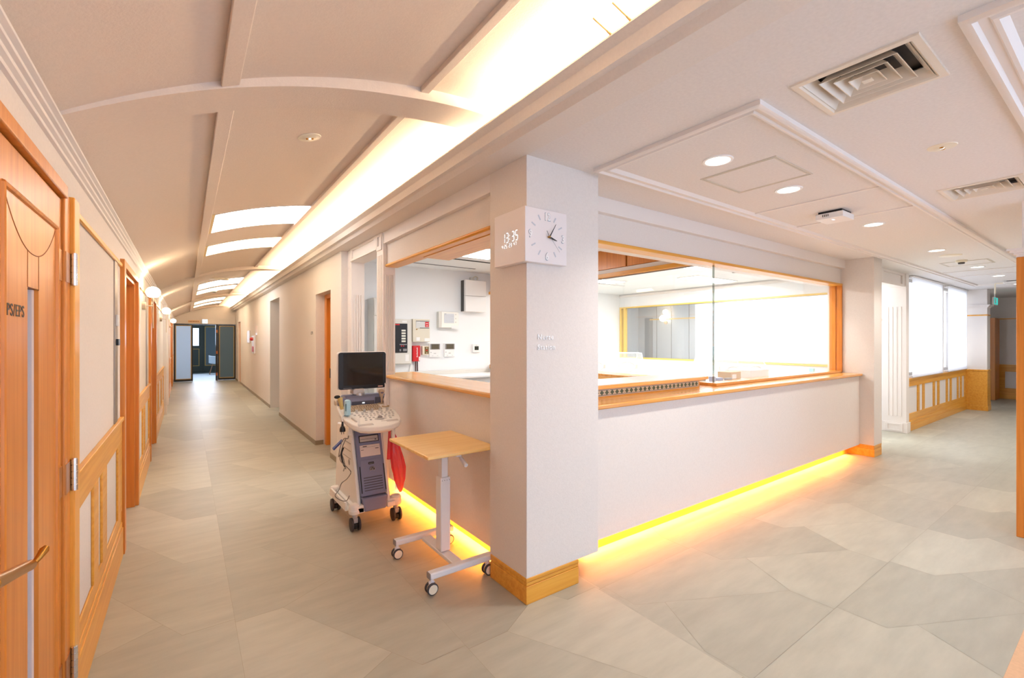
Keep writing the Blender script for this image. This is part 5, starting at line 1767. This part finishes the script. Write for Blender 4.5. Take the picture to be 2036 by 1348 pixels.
# door closer on the first recessed doorway
t = thing('door_closer', 'slim brass door closer arm under the lintel of the first recessed doorway', 'door closer', (LW - 0.1, 4.4, 1.87))
MB().box(LW - 0.195, LW - 0.15, 4.3, 4.5, 1.83, 1.885).obj('body', BRASS, t, bevel=0.004)
MB().tube([(LW - 0.17, 4.36, 1.875), (LW - 0.02, 4.55, 1.88), (LW - 0.10, 4.85, 1.875)], 0.007, 8).obj('arm', BRASS, t)
# switches in the aluminium strip
for z0, z1, y0, y1, m_, lab in ((1.53, 1.60, 3.70, 3.76, WHITE, 'small white switch in the metal strip beside the doorway'), (1.41, 1.45, 3.71, 3.80, BLACK, 'small black sensor in the metal strip below the white switch')):
    tag(box(LW + 0.008, LW + 0.02, y0, y1, z0, z1).obj('wall_switch' if m_ is WHITE else 'door_sensor', m_, bevel=0.002), lab, 'switch' if m_ is WHITE else 'sensor')

# ---- chair in the end room
t = thing('shell_chair', 'white shell chair with thin legs beyond the glass doors', 'chair', (0.86, 22.4, 0))
SHL = mat('shell_white', rgb(200, 212, 222), 0.4)


def shell(u, v):
    a = (u - 0.5) * 1.3
    z_ = 0.42 + 0.50 * max(0, v - 0.45) ** 0.8 if v > 0.45 else 0.42 + 0.03 * (0.45 - v)
    y_ = 22.2 + 0.42 * min(v / 0.45, 1) + 0.14 * max(0, v - 0.45)
    return (0.98 + 0.27 * math.sin(a * 1.5), y_ - 0.10 * (1 - math.cos(a * 1.5)) * (v > 0.45), z_ + 0.10 * (1 - math.cos(a * 1.4)))


o = MB().grid(shell, 14, 20).obj('shell', SHL, t, angle=80)
sm = o.modifiers.new('solid', 'SOLIDIFY')
sm.thickness = 0.012
for x, y in ((0.82, 22.28), (1.14, 22.28), (0.82, 22.56), (1.14, 22.56)):
    MB().cyl((0.98 + (x - 0.98) * 1.25, 22.42 + (y - 22.42) * 1.4, 0), (0.98 + (x - 0.98) * 0.55, 22.42 + (y - 22.42) * 0.5, 0.43), 0.012, 0.012, n=10).obj('leg', mat('chair_leg', rgb(150, 110, 84), 0.5), t)

# ================================================================ CROSS CORRIDOR FITTINGS
for i, (a, b) in enumerate(WINS):
    lab = ['white roller blind on the near corridor window', 'white roller blind on the far corridor window'][i]
    t = thing('roller_blind', lab, 'blind', ((a + b) / 2, WY0 - 0.04, 0.84), 'corridor roller blinds')
    a2, b2 = a + 0.10, b - 0.02
    MB().box(a2, b2, WY0 - 0.043, WY0 - 0.041, 0.85, 2.43).obj('cloth', BLIND, t)
    MB().cyl((a2, WY0 - 0.042, 0.845), (b2, WY0 - 0.042, 0.845), 0.011, n=12).obj('bottom_bar', mat('bar_grey', rgb(216, 216, 226), 0.4), t)
    MB().box(a2, b2, WY0 - 0.06, WY0 - 0.012, 2.425, 2.45).obj('head_box', WHITE, t, bevel=0.004)
for i, (y0, y1, lab) in enumerate(((2.85, 3.28, 'narrow white roller blind of the inner window, next to the wooden jamb'), (3.30, 4.42, 'middle white roller blind of the inner window'), (4.44, 5.32, 'white roller blind beside the grey view in the inner window'))):
    t = thing('roller_blind', lab, 'blind', (IW + 0.10, (y0 + y1) / 2, 1.05), 'inner window roller blinds')
    MB().box(IW + 0.099, IW + 0.101, y0, y1, 1.05, 2.15).obj('cloth', BLIND, t)
    MB().cyl((IW + 0.10, y0, 1.05), (IW + 0.10, y1, 1.05), 0.010, n=12).obj('bottom_bar', WHITE, t)
# glowing globe added in place of a lamp reflection in the inner window
t = thing('wall_sconce', 'glowing globe standing in for a lamp reflection in the inner window', 'wall lamp', (9.05, 6.5, 1.80))
MB().lathe((9.05, 6.5, 1.83), [(0.0, 0.0), (0.04, 0.0), (0.04, -0.03), (0.0, -0.03)], 20, 'x').obj('wall_rose', SCB, t)
MB().cyl((9.03, 6.5, 1.83), (8.93, 6.5, 1.85), 0.006, n=10).obj('arm', SCB, t)
MB().ell((8.92, 6.5, 1.925), 0.075, 0.075, 0.07, 24, 14).obj('globe', GLOBE, t)

GP = mat('plate_grey', rgb(130, 132, 142), 0.4)
tag(box(9.02, 9.05, 2.66, 2.78, 1.27, 1.45).obj('switch_plate', GP, bevel=0.003), 'grey switch plate on the white wall inside the cased opening', 'switch')
tag(box(9.02, 9.05, 2.66, 2.74, 0.60, 0.82).obj('outlet_plate', DKGREY, bevel=0.003), 'dark plate low on the white wall inside the cased opening', 'outlet')
tag(MB().prism([(7.13, 2.13), (7.52, 2.13), (7.56, 2.18), (7.56, 2.42), (7.13, 2.42)], 'z', 1.005, 1.03).obj('shelf_end', CTOPX, bevel=0.008), 'short wooden ledge end sticking out past the far column', 'ledge')
t = thing('exit_sign', 'small green exit sign hanging beyond the end pillar', 'exit sign', (13.75, 1.86, 2.16))
box(13.55, 13.95, 1.845, 1.872, 2.16, 2.32).obj('case', WHITE, t, bevel=0.004)
MB().box(13.56, 13.94, 1.841, 1.846, 2.17, 2.31).obj('face', glow('sign_green', (0.06, 0.50, 0.44), 0.9), t)
MB().box(13.62, 13.72, 1.838, 1.842, 2.19, 2.29).obj('pictogram', WHITE, t)
MB().cyl((13.75, 1.86, 2.32), (13.75, 1.86, ZC), 0.01, n=10).obj('hanger', WHITE, t)
